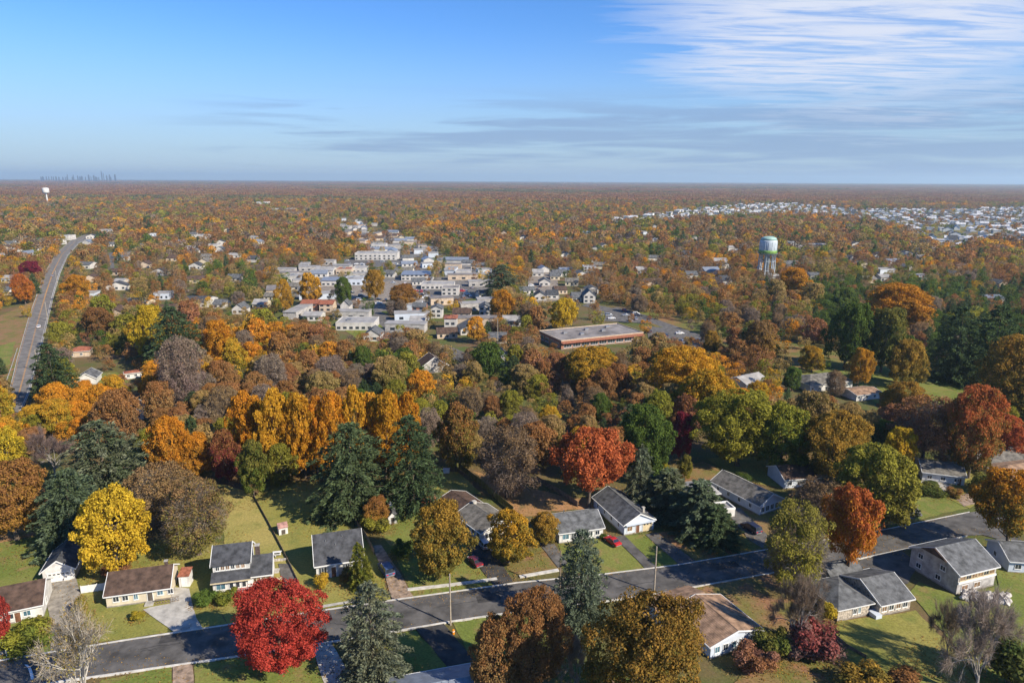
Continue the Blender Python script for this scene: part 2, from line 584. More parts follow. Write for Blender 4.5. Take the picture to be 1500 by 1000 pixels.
LAWNS = [
    ('lawn_green', [(-30, 800), (55, 785), (92, 790), (118, 850), (122, 948), (-30, 972)]),
    ('litter_brown', [(-20, 776), (48, 762), (58, 772), (52, 784), (-20, 798)]),
    ('lawn_olive', [(112, 800), (235, 795), (296, 800), (302, 860), (332, 914), (120, 944)]),
    ('lawn_olive', [(292, 792), (372, 800), (402, 800), (440, 862), (462, 894), (334, 914), (300, 860)]),
    ('lawn_straw', [(318, 708), (371, 722), (410, 798), (440, 860), (402, 858), (392, 810), (330, 800)]),
    ('lawn_olive', [(373, 727), (392, 704), (482, 706), (516, 762), (548, 800), (572, 878), (464, 893), (441, 861)]),
    ('lawn_green', [(538, 752), (600, 742), (655, 760), (702, 800), (727, 846), (600, 861), (572, 800)]),
    ('lawn_green', [(600, 865), (728, 849), (750, 852), (660, 866), (580, 878)]),
    ('lawn_mixed', [(735, 826), (770, 800), (792, 795), (822, 834), (762, 843)]),
    ('litter_brown', [(692, 690), (770, 712), (802, 742), (808, 755), (752, 757), (742, 735)]),
    ('lawn_olive', [(636, 694), (668, 690), (706, 724), (660, 724), (636, 716)]),
    ('litter_brown', [(770, 712), (840, 730), (900, 728), (880, 745), (806, 748)]),
    ('lawn_green', [(817, 796), (906, 786), (947, 833), (880, 842), (826, 838)]),
    ('lawn_green', [(914, 784), (946, 782), (995, 827), (960, 830)]),
    ('lawn_mixed', [(960, 780), (1075, 768), (1119, 806), (1020, 821)]),
    ('lawn_mixed', [(1060, 742), (1160, 742), (1290, 772), (1120, 805), (1112, 782)]),
    ('lawn_green', [(1332, 732), (1380, 724), (1424, 742), (1340, 762)]),
    ('lawn_mixed', [(1220, 742), (1300, 752), (1322, 764), (1250, 782)]),
    ('lawn_olive', [(1036, 672), (1110, 664), (1186, 700), (1150, 716), (1080, 702)]),
    ('lawn_mixed', [(960, 690), (1030, 676), (1082, 702), (1010, 722)]),
    ('lawn_green', [(150, 996), (252, 976), (254, 1012), (130, 1016)]),
    ('lawn_green', [(284, 972), (343, 963), (455, 946), (482, 1010), (284, 1010)]),
    ('lawn_green', [(560, 932), (609, 922), (655, 976), (570, 992), (530, 1000)]),
    ('lawn_green', [(664, 911), (756, 897), (810, 890), (800, 980), (694, 968)]),
    ('lawn_green', [(952, 874), (986, 868), (1016, 890), (985, 897)]),
    ('lawn_mixed', [(1013, 862), (1122, 842), (1210, 850), (1216, 920), (1130, 965), (1112, 920), (1030, 882)]),
    ('lawn_olive', [(1226, 910), (1342, 894), (1402, 955), (1440, 1020), (1260, 1020), (1210, 945)]),
    ('lawn_green', [(1330, 868), (1345, 852), (1402, 873), (1460, 858), (1530, 850), (1530, 1010), (1440, 1010), (1402, 950)]),
    ('lawn_green', [(1340, 822), (1416, 788), (1436, 796), (1400, 812)]),
    ('lawn_green', [(1456, 830), (1530, 826), (1530, 900), (1470, 886)]),
    ('lawn_mixed', [(1110, 950), (1220, 925), (1270, 1020), (1060, 1020)]),
    ('lawn_green', [(1130, 545), (1200, 520), (1420, 560), (1500, 600), (1500, 640), (1390, 640), (1330, 610), (1260, 580)]),
    ('park_ground', [(930, 455), (1010, 462), (1160, 500), (1300, 530), (1180, 545), (1010, 520)]),
    ('lawn_olive', [(612, 508), (660, 510), (706, 530), (690, 542), (640, 524)]),
    ('lawn_green', [(500, 480), (560, 470), (640, 505), (600, 525), (540, 510)]),
    ('lawn_mixed', [(-40, 480), (52, 440), (36, 500), (8, 575), (-40, 590)]),
    ('lawn_green', [(-40, 520), (22, 500), (14, 535), (-40, 545)]),
    ('lawn_green', [(140, 548), (170, 545), (190, 560), (150, 570)]),
    ('lawn_olive', [(1330, 700), (1420, 690), (1470, 720), (1420, 745)]),
]
for i, (m_, px_) in enumerate(LAWNS):
    sheet('lawn' if 'lawn' in m_ or 'park' in m_ else 'bare_earth', rough_outline(P(*px_)), 0.012 + 0.004 * i, m_)

ROADS = []      # ground polygons that trees keep off


def strip(name, left, right, z, material, kerb=True, keep=True):
    """road between two edge lines, with raised kerbs"""
    n = len(left)
    m = MB()
    m.add([(p[0], p[1], z) for p in left] + [(p[0], p[1], z) for p in right],
          [(i, n + i, n + i + 1, i + 1) for i in range(n - 1)])
    o = m.build(name, material)
    if o.data.polygons[0].normal.z < 0:
        o.data.flip_normals()
    tag(o, kind='structure')
    if keep:
        ROADS.append([(p[0], p[1]) for p in left] + [(p[0], p[1]) for p in reversed(right)])
    if kerb:
        for edge, other in ((left, right), (right, left)):
            k = MB()
            pts = []
            for i, p in enumerate(edge):
                d = Vector((p[0] - other[i][0], p[1] - other[i][1], 0)).normalized()
                pts.append((p, Vector((p[0], p[1], 0)) + d * 0.34))
            v, f = [], []
            for (a, b) in pts:
                v += [(a[0], a[1], z - 0.02), (a[0], a[1], z + 0.13), (b[0], b[1], z + 0.13), (b[0], b[1], 0.0)]
            for i in range(len(pts) - 1):
                for j in range(3):
                    f.append((i * 4 + j, i * 4 + j + 1, (i + 1) * 4 + j + 1, (i + 1) * 4 + j))
            k.add(v, f)
            ko = k.build('kerb', 'kerb')
            tag(ko, kind='structure')
    return o


def densify(pts, step=8.0):
    out = []
    for a, b in zip(pts, pts[1:]):
        k = max(1, int((Vector(b[:2]) - Vector(a[:2])).length / step))
        out += [Vector((a[0] + (b[0] - a[0]) * j / k, a[1] + (b[1] - a[1]) * j / k, 0)) for j in range(k)]
    return out + [Vector((pts[-1][0], pts[-1][1], 0))]


ZR = 0.20
xs_ = [-120, 0, 192, 339, 463, 572, 659, 758, 879, 990, 1119, 1294, 1420]
far_ = dict(zip(xs_, [989, 969, 938, 916, 897, 881, 869, 855, 843, 829, 807, 777, 751]))
near_x = [-120, 0, 189, 343, 450, 560, 663, 755, 870, 960, 1122, 1262, 1417]
near_y = [1030, 1011, 984, 962, 946, 928, 910, 896, 883, 870, 841, 818, 785]
left = [G(x, far_[x]) for x in xs_]
right = [G(x, y) for x, y in zip(near_x, near_y)]
strip('road', left, right, ZR, 'asphalt')
# the side street that turns off at the right, in tree shade
strip('road', P((1420, 751), (1440, 748), (1475, 752)), P((1417, 785), (1440, 784), (1500, 800)), ZR - 0.01, 'asphalt', kerb=False)

HW_L = P((2, 600), (15, 570), (27, 520), (41, 470), (55, 430), (66, 400), (82, 372), (104, 352), (128, 343))
HW_R = P((30, 605), (42, 578), (56, 530), (68, 478), (79, 430), (88, 400), (99, 375), (116, 356), (136, 346))
strip('highway', HW_L, HW_R, 0.22, 'asphalt_pale')


def line_between(name, L, R, t, w, z, material):
    c = [a.lerp(b, t) for a, b in zip(L, R)]
    m = MB()
    v, f = [], []
    for i, p in enumerate(c):
        d = (R[i] - L[i]).normalized() * w / 2
        v += [p - d, p + d]
    v = [(q[0], q[1], z) for q in v]
    f = [(2 * i, 2 * i + 1, 2 * i + 3, 2 * i + 2) for i in range(len(c) - 1)]
    m.add(v, f)
    o = m.build(name, material)
    if o.data.polygons[0].normal.z < 0:
        o.data.flip_normals()
    return tag(o, kind='structure')


line_between('lane_marking', HW_L, HW_R, 0.49, 0.28, 0.226, 'paint_yellow')
line_between('lane_marking', HW_L, HW_R, 0.53, 0.28, 0.226, 'paint_yellow')
line_between('edge_line', HW_L, HW_R, 0.06, 0.25, 0.226, 'paint_yellow')
line_between('edge_line', HW_L, HW_R, 0.93, 0.22, 0.226, 'paint_white')
# white curved marking at the left end of the street
mk = [G(38, 974), G(43, 978), G(46, 986), G(48, 996)]
mm = MB()
vv = []
for i, p in enumerate(mk):
    vv += [(p[0] - 0.28, p[1], ZR + 0.006), (p[0] + 0.28, p[1], ZR + 0.006)]
mm.add(vv, [(2 * i, 2 * i + 1, 2 * i + 3, 2 * i + 2) for i in range(3)])
tag(mm.build('road_marking', 'paint_white'), kind='structure')
# tar seams in the asphalt
for a, b in (((206, 951), (268, 942)), ((592, 888), (626, 898)), ((628, 897), (650, 915)), ((640, 889), (720, 878)), ((206, 955), (230, 951)), ((900, 862), (960, 852)), ((70, 975), (110, 968)), ((360, 930), (420, 921)), ((480, 912), (520, 920)), ((700, 872), (790, 860)), ((760, 880), (800, 872)), ((1030, 838), (1090, 828)), ((1000, 848), (1010, 838)), ((1180, 812), (1240, 800)), ((1290, 792), (1350, 780)), ((880, 866), (896, 852))):
    A, B = G(*a), G(*b)
    n = (B - A).cross(Vector((0, 0, 1))).normalized()
    k = 9
    m = MB()
    v = []
    for i in range(k + 1):
        p = A.lerp(B, i / k) + n * R0.uniform(-0.25, 0.25)
        v += [(p - n * 0.07)[:], (p + n * 0.07)[:]]
    m.add([(q[0], q[1], ZR + 0.005) for q in v], [(2 * i, 2 * i + 1, 2 * i + 3, 2 * i + 2) for i in range(k)])
    tag(m.build('tar_seam', 'tar'), kind='structure')

DRIVES = [
    ('driveway', 'concrete_old', [(64, 854), (112, 848), (122, 880), (124, 947), (74, 954), (72, 900)]),
    ('driveway', 'concrete', [(250, 860), (277, 862), (288, 906), (297, 920), (256, 928), (210, 893), (218, 890), (250, 884)]),
    ('parking_pad', 'asphalt_old', [(408, 826), (426, 826), (441, 864), (416, 868)]),
    ('driveway', 'paving_brown', [(545, 800), (558, 798), (585, 838), (607, 876), (575, 880), (566, 850)]),
    ('driveway', 'asphalt_dark', [(684, 800), (716, 797), (752, 852), (724, 858), (706, 836)]),
    ('driveway', 'asphalt_old', [(790, 797), (810, 794), (832, 826), (818, 832)]),
    ('driveway', 'asphalt', [(900, 787), (914, 784), (962, 831), (946, 834)]),
    ('driveway', 'asphalt', [(945, 783), (961, 780), (1021, 823), (994, 827)]),
    ('driveway', 'concrete', [(983, 868), (1010, 861), (1032, 884), (1015, 896)]),
    ('driveway', 'asphalt_dark', [(609, 921), (650, 914), (694, 968), (656, 978)]),
    ('driveway', 'concrete', [(455, 945), (484, 940), (526, 1012), (480, 1012)]),
    ('footpath', 'paving_brown', [(253, 977), (282, 972), (284, 1012), (253, 1012)]),
    ('driveway', 'asphalt', [(1262, 820), (1320, 806), (1344, 826), (1330, 856), (1292, 848), (1240, 838)]),
    ('driveway', 'asphalt_old', [(1062, 748), (1084, 744), (1124, 784), (1118, 804), (1096, 790)]),
    ('driveway', 'asphalt_old', [(1318, 742), (1338, 736), (1352, 756), (1330, 762)]),
    ('driveway', 'concrete', [(1340, 708), (1362, 702), (1395, 712), (1380, 722)]),
    ('driveway', 'paving_brown', [(1396, 728), (1420, 722), (1430, 738), (1412, 742)]),
    ('footpath', 'concrete', [(464, 888), (520, 879), (522, 882), (466, 892)]),
    ('parking_lot', 'asphalt_old', [(872, 455), (905, 450), (950, 463), (946, 474), (880, 470)]),
    ('parking_lot', 'asphalt_old', [(945, 478), (1000, 482), (1036, 500), (1030, 518), (955, 512)]),
    ('street', 'asphalt_old', [(852, 448), (862, 444), (945, 462), (1030, 492), (1020, 498), (940, 468)]),
    ('street', 'asphalt_old', [(500, 432), (520, 432), (580, 470), (600, 490), (560, 500), (562, 480)]),
    ('street', 'asphalt_old', [(640, 508), (655, 506), (700, 524), (690, 534), (650, 524)]),
    ('parking_lot', 'asphalt_old', [(505, 380), (590, 376), (600, 392), (500, 398)]),
    ('parking_lot', 'gravel', [(450, 412), (600, 412), (640, 440), (560, 452), (470, 440)]),
    ('parking_lot', 'asphalt_old', [(600, 424), (690, 418), (720, 432), (640, 446)]),
    ('parking_lot', 'gravel', [(775, 400), (815, 396), (820, 440), (770, 446)]),
    ('street', 'asphalt_old', [(1372, 364), (1384, 364), (1440, 330), (1432, 328)]),
    ('street', 'asphalt_old', [(158, 400), (168, 400), (166, 370), (160, 370)]),
    ('footpath', 'concrete', [(162, 553), (168, 552), (171, 572), (165, 573)]),
    ('parking_lot', 'asphalt_old', [(716, 520), (736, 510), (760, 530), (742, 540)]),
]
sheet('paved_yard', rough_outline(P((408, 398), (480, 386), (690, 388), (726, 404), (722, 432), (640, 447), (560, 456), (470, 444), (410, 428)), 12, 3), 0.165, 'asphalt_pale')
sheet('paved_yard', rough_outline(P((498, 332), (528, 326), (590, 352), (650, 374), (590, 378), (510, 366)), 25, 6), 0.165, 'asphalt_pale')
for (a_, b_, m_) in (((232, 944), (262, 940), 'asphalt_dark'), ((528, 900), (556, 896), 'asphalt_old'), ((700, 884), (735, 879), 'asphalt_dark'), ((1050, 836), (1084, 830), 'asphalt_dark')):
    A, B = G(*a_), G(*b_)
    n = (B - A).cross(Vector((0, 0, -1))).normalized() * 2.4
    sheet('road_patch', rough_outline([A, B, B + n, A + n], 1.2, 0.12), ZR + 0.003, m_)
for i, (nm, m_, px_) in enumerate(DRIVES):
    pts = P(*px_)
    sheet(nm, rough_outline(pts, 3.0, 0.12), 0.205 - 0.0012 * (len(DRIVES) - i) - 0.004, m_)
    ROADS.append([(p[0], p[1]) for p in pts])


def wall_strip(pxs, w, h, z0, material, name):
    pts = densify(P(*pxs), 3.0)
    m = MB()
    v, f = [], []
    for i, p in enumerate(pts):
        d = (pts[min(i + 1, len(pts) - 1)] - pts[max(i - 1, 0)]).normalized().cross(Vector((0, 0, 1))) * w / 2
        v += [(p - d)[:2] + (z0,), (p - d)[:2] + (h,), (p + d)[:2] + (h,), (p + d)[:2] + (z0,)]
    for i in range(len(pts) - 1):
        for j in range(3):
            f.append((i * 4 + j, (i + 1) * 4 + j, (i + 1) * 4 + j + 1, i * 4 + j + 1))
    f += [(0, 1, 2, 3), tuple(len(v) - 4 + q for q in (3, 2, 1, 0))]
    m.add(v, f)
    return m.build(name, material)


# pavement strips along the verge
for px_ in ([(597, 864), (660, 857), (728, 848)], [(761, 845), (790, 840), (818, 835)]):
    tag(wall_strip(px_, 0.9, 0.26, 0.0, 'kerb', 'pavement'), kind='structure')
tag(wall_strip([(0, 957), (30, 951), (60, 945)], 0.9, 0.26, 0.0, 'concrete', 'pavement'), kind='structure')

# ------------------------------------------------------------------ buildings
BOXES = []       # (xl, yt, xr, yb, ground distance): where each building shows


def note_box(root_loc, rz, W_, D, H_, pad=0.0):
    c, s = cos(rz), sin(rz)
    xs, ys = [], []
    for lx in (0, W_):
        for ly in (0, D):
            X, Y = root_loc[0] + lx * c - ly * s, root_loc[1] + lx * s + ly * c
            for zz in (0, H_):
                a, b = proj(X, Y, zz)
                xs.append(a)
                ys.append(b)
    cx, cy = root_loc[0] + W_ / 2 * c - D / 2 * s, root_loc[1] + W_ / 2 * s + D / 2 * c
    BOXES.append((min(xs), min(ys), max(xs), max(ys), hypot(cx, cy), cx, cy, max(W_, D) / 2))


def gable_roof(m, x0, x1, y0, y1, h, rise, o, t, axis):
    """two pitched slabs as one folded sheet"""
    if axis == 'x':
        c, half = (y0 + y1) / 2, (y1 - y0) / 2
        a0, a1 = x0 - o * 0.7, x1 + o * 0.7
    else:
        c, half = (x0 + x1) / 2, (x1 - x0) / 2
        a0, a1 = y0 - o * 0.7, y1 + o * 0.7
    k = rise / half
    e = half + o
    prof = [(c - e, h - o * k), (c, h + rise), (c + e, h - o * k), (c + e, h - o * k + t), (c, h + rise + t), (c - e, h - o * k + t)]
    m.prism(prof, a0, a1, axis)
    return prof, a0, a1


def hip_roof(m, x0, x1, y0, y1, h, rise, o, t):
    X0, X1, Y0, Y1 = x0 - o, x1 + o, y0 - o, y1 + o
    ins = (Y1 - Y0) / 2 * 0.85
    yc = (Y0 + Y1) / 2
    v = [(X0, Y0, h), (X1, Y0, h), (X1, Y1, h), (X0, Y1, h), (X0, Y0, h + t), (X1, Y0, h + t), (X1, Y1, h + t), (X0, Y1, h + t),
         (X0 + ins, yc, h + rise + t), (X1 - ins, yc, h + rise + t)]
    m.add(v, [(0, 3, 2, 1), (0, 1, 5, 4), (1, 2, 6, 5), (2, 3, 7, 6), (3, 0, 4, 7), (4, 5, 9, 8), (6, 7, 8, 9), (5, 6, 9), (7, 4, 8)])


def place_on(face, W_, D, u, out):
    """local frame of a wall face: origin, along, outward"""
    if face == 'F':
        return Vector((u, -out, 0)), Vector((1, 0, 0)), Vector((0, -1, 0))
    if face == 'K':
        return Vector((W_ - u, D + out, 0)), Vector((-1, 0, 0)), Vector((0, 1, 0))
    if face == 'L':
        return Vector((-out, D - u, 0)), Vector((0, -1, 0)), Vector((-1, 0, 0))
    return Vector((W_ + out, u, 0)), Vector((0, 1, 0)), Vector((1, 0, 0))


def fbox(m, o, a, n, u0, u1, z0, z1, d0, d1):
    v = []
    for z in (z0, z1):
        for (u, d) in ((u0, d0), (u1, d0), (u1, d1), (u0, d1)):
            p = o + a * u + n * d
            v.append((p.x, p.y, z))
    m.add(v, [(0, 3, 2, 1), (4, 5, 6, 7), (0, 1, 5, 4), (1, 2, 6, 5), (2, 3, 7, 6), (3, 0, 4, 7)])


def window(root, W_, D, face, u, z, w, h, frame='trim_white', pane='glass', off=0.0, mull=1):
    o, a, n = place_on(face, W_, D, u, off)
    fw = 0.09
    f = MB()
    for (u0, u1, z0, z1) in ((0, w, z, z + fw), (0, w, z + h - fw, z + h), (0, fw, z + fw, z + h - fw), (w - fw, w, z + fw, z + h - fw)):
        fbox(f, o, a, n, u0, u1, z0, z1, 0.0, 0.09)
    for k in range(1, mull + 1):
        uc = w * k / (mull + 1)
        fbox(f, o, a, n, uc - 0.03, uc + 0.03, z + fw, z + h - fw, 0.0, 0.07)
    fo = f.build('window', frame, root)
    p = MB()
    fbox(p, o, a, n, fw * 0.9, w - fw * 0.9, z + fw * 0.9, z + h - fw * 0.9, 0.0, 0.035)
    p.build('pane', pane, fo)
    s = MB()
    fbox(s, o, a, n, -0.05, w + 0.05, z - 0.08, z - 0.003, 0.0, 0.14)
    s.build('sill', frame, fo)
    return fo


def door(root, W_, D, face, u, w=0.95, h=2.05, material='door_wood', z=0.12, off=0.0):
    o, a, n = place_on(face, W_, D, u, off)
    d = MB()
    fbox(d, o, a, n, 0, w, z, z + h, 0, 0.06)
    fbox(d, o, a, n, 0.15, w - 0.15, z + 0.2, z + 0.9, 0.061, 0.08)
    do = d.build('door', material, root)
    t = MB()
    for (u0, u1, z0, z1) in ((-0.12, -0.003, z, z + h + 0.12), (w + 0.003, w + 0.12, z, z + h + 0.12), (0, w, z + h + 0.003, z + h + 0.12)):
        fbox(t, o, a, n, u0, u1, z0, z1, 0, 0.09)
    t.build('frame', 'trim_white', do)
    k = MB()
    fbox(k, o, a, n, w - 0.15, w - 0.08, z + 0.95, z + 1.05, 0.06, 0.12)
    k.build('handle', 'metal_grey', do)


def garage_door(root, W_, D, face, u, w, h, material='door_white', z=0.05, off=0.0, panes=True):
    o, a, n = place_on(face, W_, D, u, off)
    d = MB()
    fbox(d, o, a, n, 0, w, z, z + h, 0, 0.03)
    do = d.build('garage_door', material, root)
    rows = 4
    for r in range(rows):
        pm = MB()
        fbox(pm, o, a, n, 0.04, w - 0.04, z + h * r / rows + 0.03, z + h * (r + 1) / rows - 0.03, 0.031, 0.06)
        pm.build('panel', material, do)
    if panes:
        k = max(2, int(w / 0.8))
        for i in range(k):
            g = MB()
            fbox(g, o, a, n, w * (i + 0.2) / k, w * (i + 0.8) / k, z + h * 0.80, z + h * 0.93, 0.061, 0.07)
            g.build('pane', 'glass', do)
    t = MB()
    for (u0, u1, z0, z1) in ((-0.16, -0.003, z, z + h + 0.16), (w + 0.003, w + 0.16, z, z + h + 0.16), (0, w, z + h + 0.003, z + h + 0.16)):
        fbox(t, o, a, n, u0, u1, z0, z1, 0, 0.10)
    t.build('frame', 'trim_white', do)


def chimney(root, x, y, z0, z1, w=0.8, material='brick_dark'):
    c = MB().box(x - w / 2, x + w / 2, y - w / 2, y + w / 2, z0, z1).build('chimney', material, root)
    MB().box(x - w / 2 - 0.08, x + w / 2 + 0.08, y - w / 2 - 0.08, y + w / 2 + 0.08, z1 + 0.002, z1 + 0.14).build('cap', 'concrete', c)


def block(root, x0, x1, y0, y1, h, rise, axis, wall, roof, o=0.45, t=0.16, trim='trim_white', z0=0.0, base=True):
    """one volume of a house: foundation, wall with gables, roof with trim boards"""
    if base:
        MB().box(x0 - 0.05, x1 + 0.05, y0 - 0.05, y1 + 0.05, z0, z0 + 0.3).build('foundation', 'concrete_old', root)
    w = MB()
    if axis in ('x', 'y'):
        if axis == 'x':
            prof = [(y0, z0), (y1, z0), (y1, h), ((y0 + y1) / 2, h + rise), (y0, h)]
            w.prism(prof, x0, x1, 'x')
        else:
            prof = [(x0, z0), (x1, z0), (x1, h), ((x0 + x1) / 2, h + rise), (x0, h)]
            w.prism(prof, y0, y1, 'y')
    else:
        w.box(x0, x1, y0, y1, z0, h)
    w.build('wall', wall, root)
    r = MB()
    if axis in ('x', 'y'):
        prof, a0, a1 = gable_roof(r, x0, x1, y0, y1, h + 0.01, rise, o, t, axis)
        ro = r.build('roof', roof, root)
        if trim:
            for (p, q) in ((a0 - 0.10, a0 - 0.004), (a1 + 0.004, a1 + 0.10)):
                pr = [(a, b - 0.10) for a, b in prof[:3]] + [(a, b + 0.05) for a, b in prof[3:]]
                MB().prism(pr, p, q, axis).build('rake_board', trim, ro)
            for i, sgn in ((0, -1), (2, 1)):
                e, z = prof[i]
                g = MB()
                lo, hi = (e - 0.13, e - 0.004) if sgn < 0 else (e + 0.004, e + 0.13)
                g.prism([(lo, z - 0.06), (hi, z - 0.06), (hi, z + t * 0.9), (lo, z + t * 0.9)], a0, a1, axis)
                g.build('gutter', trim, ro)
            rc = MB()
            pk = prof[4]
            rc.prism([(pk[0] - 0.16, pk[1] - 0.16 * rise / max(0.1, (y1 - y0 if axis == 'x' else x1 - x0) / 2) + 0.02), (pk[0] + 0.16, pk[1] - 0.16 * rise / max(0.1, (y1 - y0 if axis == 'x' else x1 - x0) / 2) + 0.02), (pk[0], pk[1] + 0.07)], a0, a1, axis)
            rc.build('ridge_cap', roof, ro)
    elif axis == 'hip':
        hip_roof(r, x0, x1, y0, y1, h, rise, o, t)
        ro = r.build('roof', roof, root)
        if trim:
            g = MB()
            for b in ((x0 - o - 0.1, x1 + o + 0.1, y0 - o - 0.1, y0 - o - 0.004), (x0 - o - 0.1, x1 + o + 0.1, y1 + o + 0.004, y1 + o + 0.1),
                      (x0 - o - 0.1, x0 - o - 0.004, y0 - o, y1 + o), (x1 + o + 0.004, x1 + o + 0.1, y0 - o, y1 + o)):
                g.box(*b, h - 0.04, h + t * 0.8)
            g.build('gutter', trim, ro)
    else:                                    # flat, with parapet
        r.box(x0 + 0.25, x1 - 0.25, y0 + 0.25, y1 - 0.25, h + 0.003, h + 0.12)
        ro = r.build('roof', roof, root)
        g = MB()
        for b in ((x0 - .05, x1 + .05, y0 - .05, y0 + .25), (x0 - .05, x1 + .05, y1 - .25, y1 + .05), (x0 - .05, x0 + .25, y0 + .25, y1 - .25), (x1 - .25, x1 + .05, y0 + .25, y1 - .25)):
            g.box(*b, h + 0.003, h + 0.5)
        g.build('parapet', trim or wall, ro)
    return ro


def frame_AB(a, b):
    A, B = G(*a), G(*b)
    d = B - A
    return A, d.length, atan2(d.y, d.x)


def house(name, label, a, b, D, h, rise, axis, wall, roof, cat='house', group=None, **kw):
    A, W_, rz = frame_AB(a, b)
    root = empty(name, A, rz, label, cat, group)
    note_box(A, rz, W_, D, h + rise)
    block(root, 0, W_, 0, D, h, rise, axis, wall, roof, **kw)
    return root, W_


# --- row on the far side of the street, from its left end
r, w = house('bungalow', 'white bungalow with dark brown roof beside the wide driveway and red shrub tree', (-45, 926), (64, 903), 9.5, 3.0, 2.6, 'x', 'wall_white', 'roof_brown')
window(r, w, 9.5, 'F', w - 3.2, 1.0, 1.3, 1.2, pane='glass_blue')
window(r, w, 9.5, 'F', w - 6.0, 1.0, 1.3, 1.2)
window(r, w, 9.5, 'R', 3.0, 1.0, 1.2, 1.2)
door(r, w, 9.5, 'F', w - 4.6)

r, w = house('garage', 'white gable fronted garage with slate grey roof at the head of the wide driveway', (64.5, 855), (110.5, 848), 9.5, 2.9, 2.1, 'y', 'wall_white', 'roof_slate', cat='garage')
garage_door(r, w, 9.5, 'F', 0.9, w - 1.8, 2.1)
window(r, w, 9.5, 'L', 4.0, 1.1, 1.0, 1.0)

r, w = house('ranch_house', 'low cream ranch house with brown roof beside the pale concrete drive', (157, 890), (250, 877), 8.6, 2.9, 2.5, 'x', 'wall_cream', 'roof_brown')
for u in (1.2, 2.9):
    window(r, w, 8.6, 'F', u, 1.1, 1.2, 1.2)
window(r, w, 8.6, 'F', 5.0, 1.0, 0.9, 1.4, pane='glass_blue')
door(r, w, 8.6, 'F', 7.6, material='door_dark')
window(r, w, 8.6, 'F', 9.4, 1.3, 1.2, 1.2, pane='glass_blue')
window(r, w, 8.6, 'F', 11.4, 1.3, 1.1, 1.2)
ap = MB().box(7.2, 8.8, -1.6, -0.06, 0.0, 0.35).build('porch_step', 'concrete', r)
ap = MB()
for k in range(9):
    ap.box(9.3 + k * 0.52, 9.38 + k * 0.52, -1.30, -1.22, 0.0, 1.1)
ap.box(9.2, 13.7, -1.32, -1.2, 1.1, 1.18)
ap.box(9.2, 13.7, -1.32, -1.2, 0.15, 0.22)
ap.build('porch_rail', 'wood_fence', r)
chimney(r, 10.5, 5.2, 4.6, 6.0, 0.6)

# white panel fence between garage and ranch house
A, Wf, rz = frame_AB((119, 869), (155, 864))
fr = empty('panel_fence', A, rz, 'short white board fence between the driveway and the cream ranch house', 'fence')
n_ = max(3, int(Wf / 0.6))
for k in range(n_):
    MB().box(Wf * k / n_ + 0.01, Wf * (k + 1) / n_ - 0.01, -0.02, 0.02, 0.1, 1.75).build('board', 'trim_white', fr)
for k in range(4):
    MB().box(Wf * k / 3 - 0.05, Wf * k / 3 + 0.05, 0.022, 0.12, 0.0, 1.85).build('post', 'trim_white', fr)

A, Ws, rz = frame_AB((263, 860), (278, 859))
sr = empty('storage_hut', A, rz, 'narrow white storage hut with brick coloured lean-to roof beside the concrete drive', 'shed')
note_box(A, rz, Ws, 2.4, 3.2)
MB().prism([(0, 0), (2.4, 0), (2.4, 3.1), (0, 2.6)], 0, Ws, 'x').build('wall', 'wall_white', sr)
MB().prism([(-0.2, 2.60), (2.6, 3.18), (2.6, 3.28), (-0.2, 2.70)], -0.15, Ws + 0.15, 'x').build('roof', 'roof_rust', sr)
door(sr, Ws, 2.4, 'F', 0.6, 0.9, 1.95, 'door_white')

# two-storey cape with a long shed dormer and a side wing
A, W_, rz = frame_AB((313, 871), (367, 864))
cr = empty('cape_house', A, rz, 'white two storey house with slate roof, long dormer and a chimneyed side wing', 'house')
note_box(A, rz, W_ + 4, 9, 8)
D = 9.0
MB().box(-0.05, W_ + 0.05, -0.05, D + 0.05, 0, 0.3).build('foundation', 'concrete_old', cr)
MB().prism([(0, 0), (D, 0), (D, 5.2), (D * 0.62, 7.3), (1.6, 5.35), (1.6, 3.65), (0, 2.95)], 0, W_, 'x').build('wall', 'wall_white', cr)
k_ = (7.3 - 5.35) / (D * 0.62 - 1.6)
ro = MB().prism([(1.15, 5.35 - .45 * k_ + .02), (D * 0.62, 7.32), (D + .4, 5.0), (D + .4, 5.16), (D * 0.62, 7.50), (1.15, 5.35 - .45 * k_ + .18)], -0.35, W_ + 0.35, 'x').build('roof', 'roof_slate', cr)
for (p, q) in ((-0.45, -0.354), (W_ + 0.354, W_ + 0.45)):
    MB().prism([(1.1, 5.05), (D * 0.62, 7.20), (D + .45, 4.9), (D + .45, 5.2), (D * 0.62, 7.56), (1.1, 5.42)], p, q, 'x').build('rake_board', 'trim_white', ro)
MB().prism([(-0.75, 2.62), (1.596, 3.66), (1.596, 3.83), (-0.75, 2.78)], -0.3, W_ + 0.3, 'x').build('porch_roof', 'roof_slate', cr)
MB().box(-0.3, W_ + 0.3, -0.86, -0.754, 2.56, 2.80).build('gutter', 'trim_tan', cr)
for k in range(6):
    window(cr, W_, D, 'F', 0.5 + k * (W_ - 1.2) / 6, 4.05, (W_ - 1.6) / 6 - 0.1, 0.95, pane='glass_tan' if k % 3 else 'glass', off=-1.6)
window(cr, W_, D, 'F', 0.6, 0.9, 1.9, 1.3, pane='glass_blue')
for k in range(3):
    window(cr, W_, D, 'F', 3.2 + k * 1.25, 0.9, 0.9, 1.3, mull=0)
door(cr, W_, D, 'F', 7.0, material='door_white')
window(cr, W_, D, 'L', 3.0, 1.0, 1.1, 1.3)
window(cr, W_, D, 'L', 4.2, 4.1, 1.1, 1.2)
pr = MB()
for k in range(12):
    pr.box(4.2 + k * 0.3, 4.26 + k * 0.3, -1.05, -0.99, 0.3, 1.15)
pr.box(4.1, 7.7, -1.08, -0.95, 1.15, 1.27)
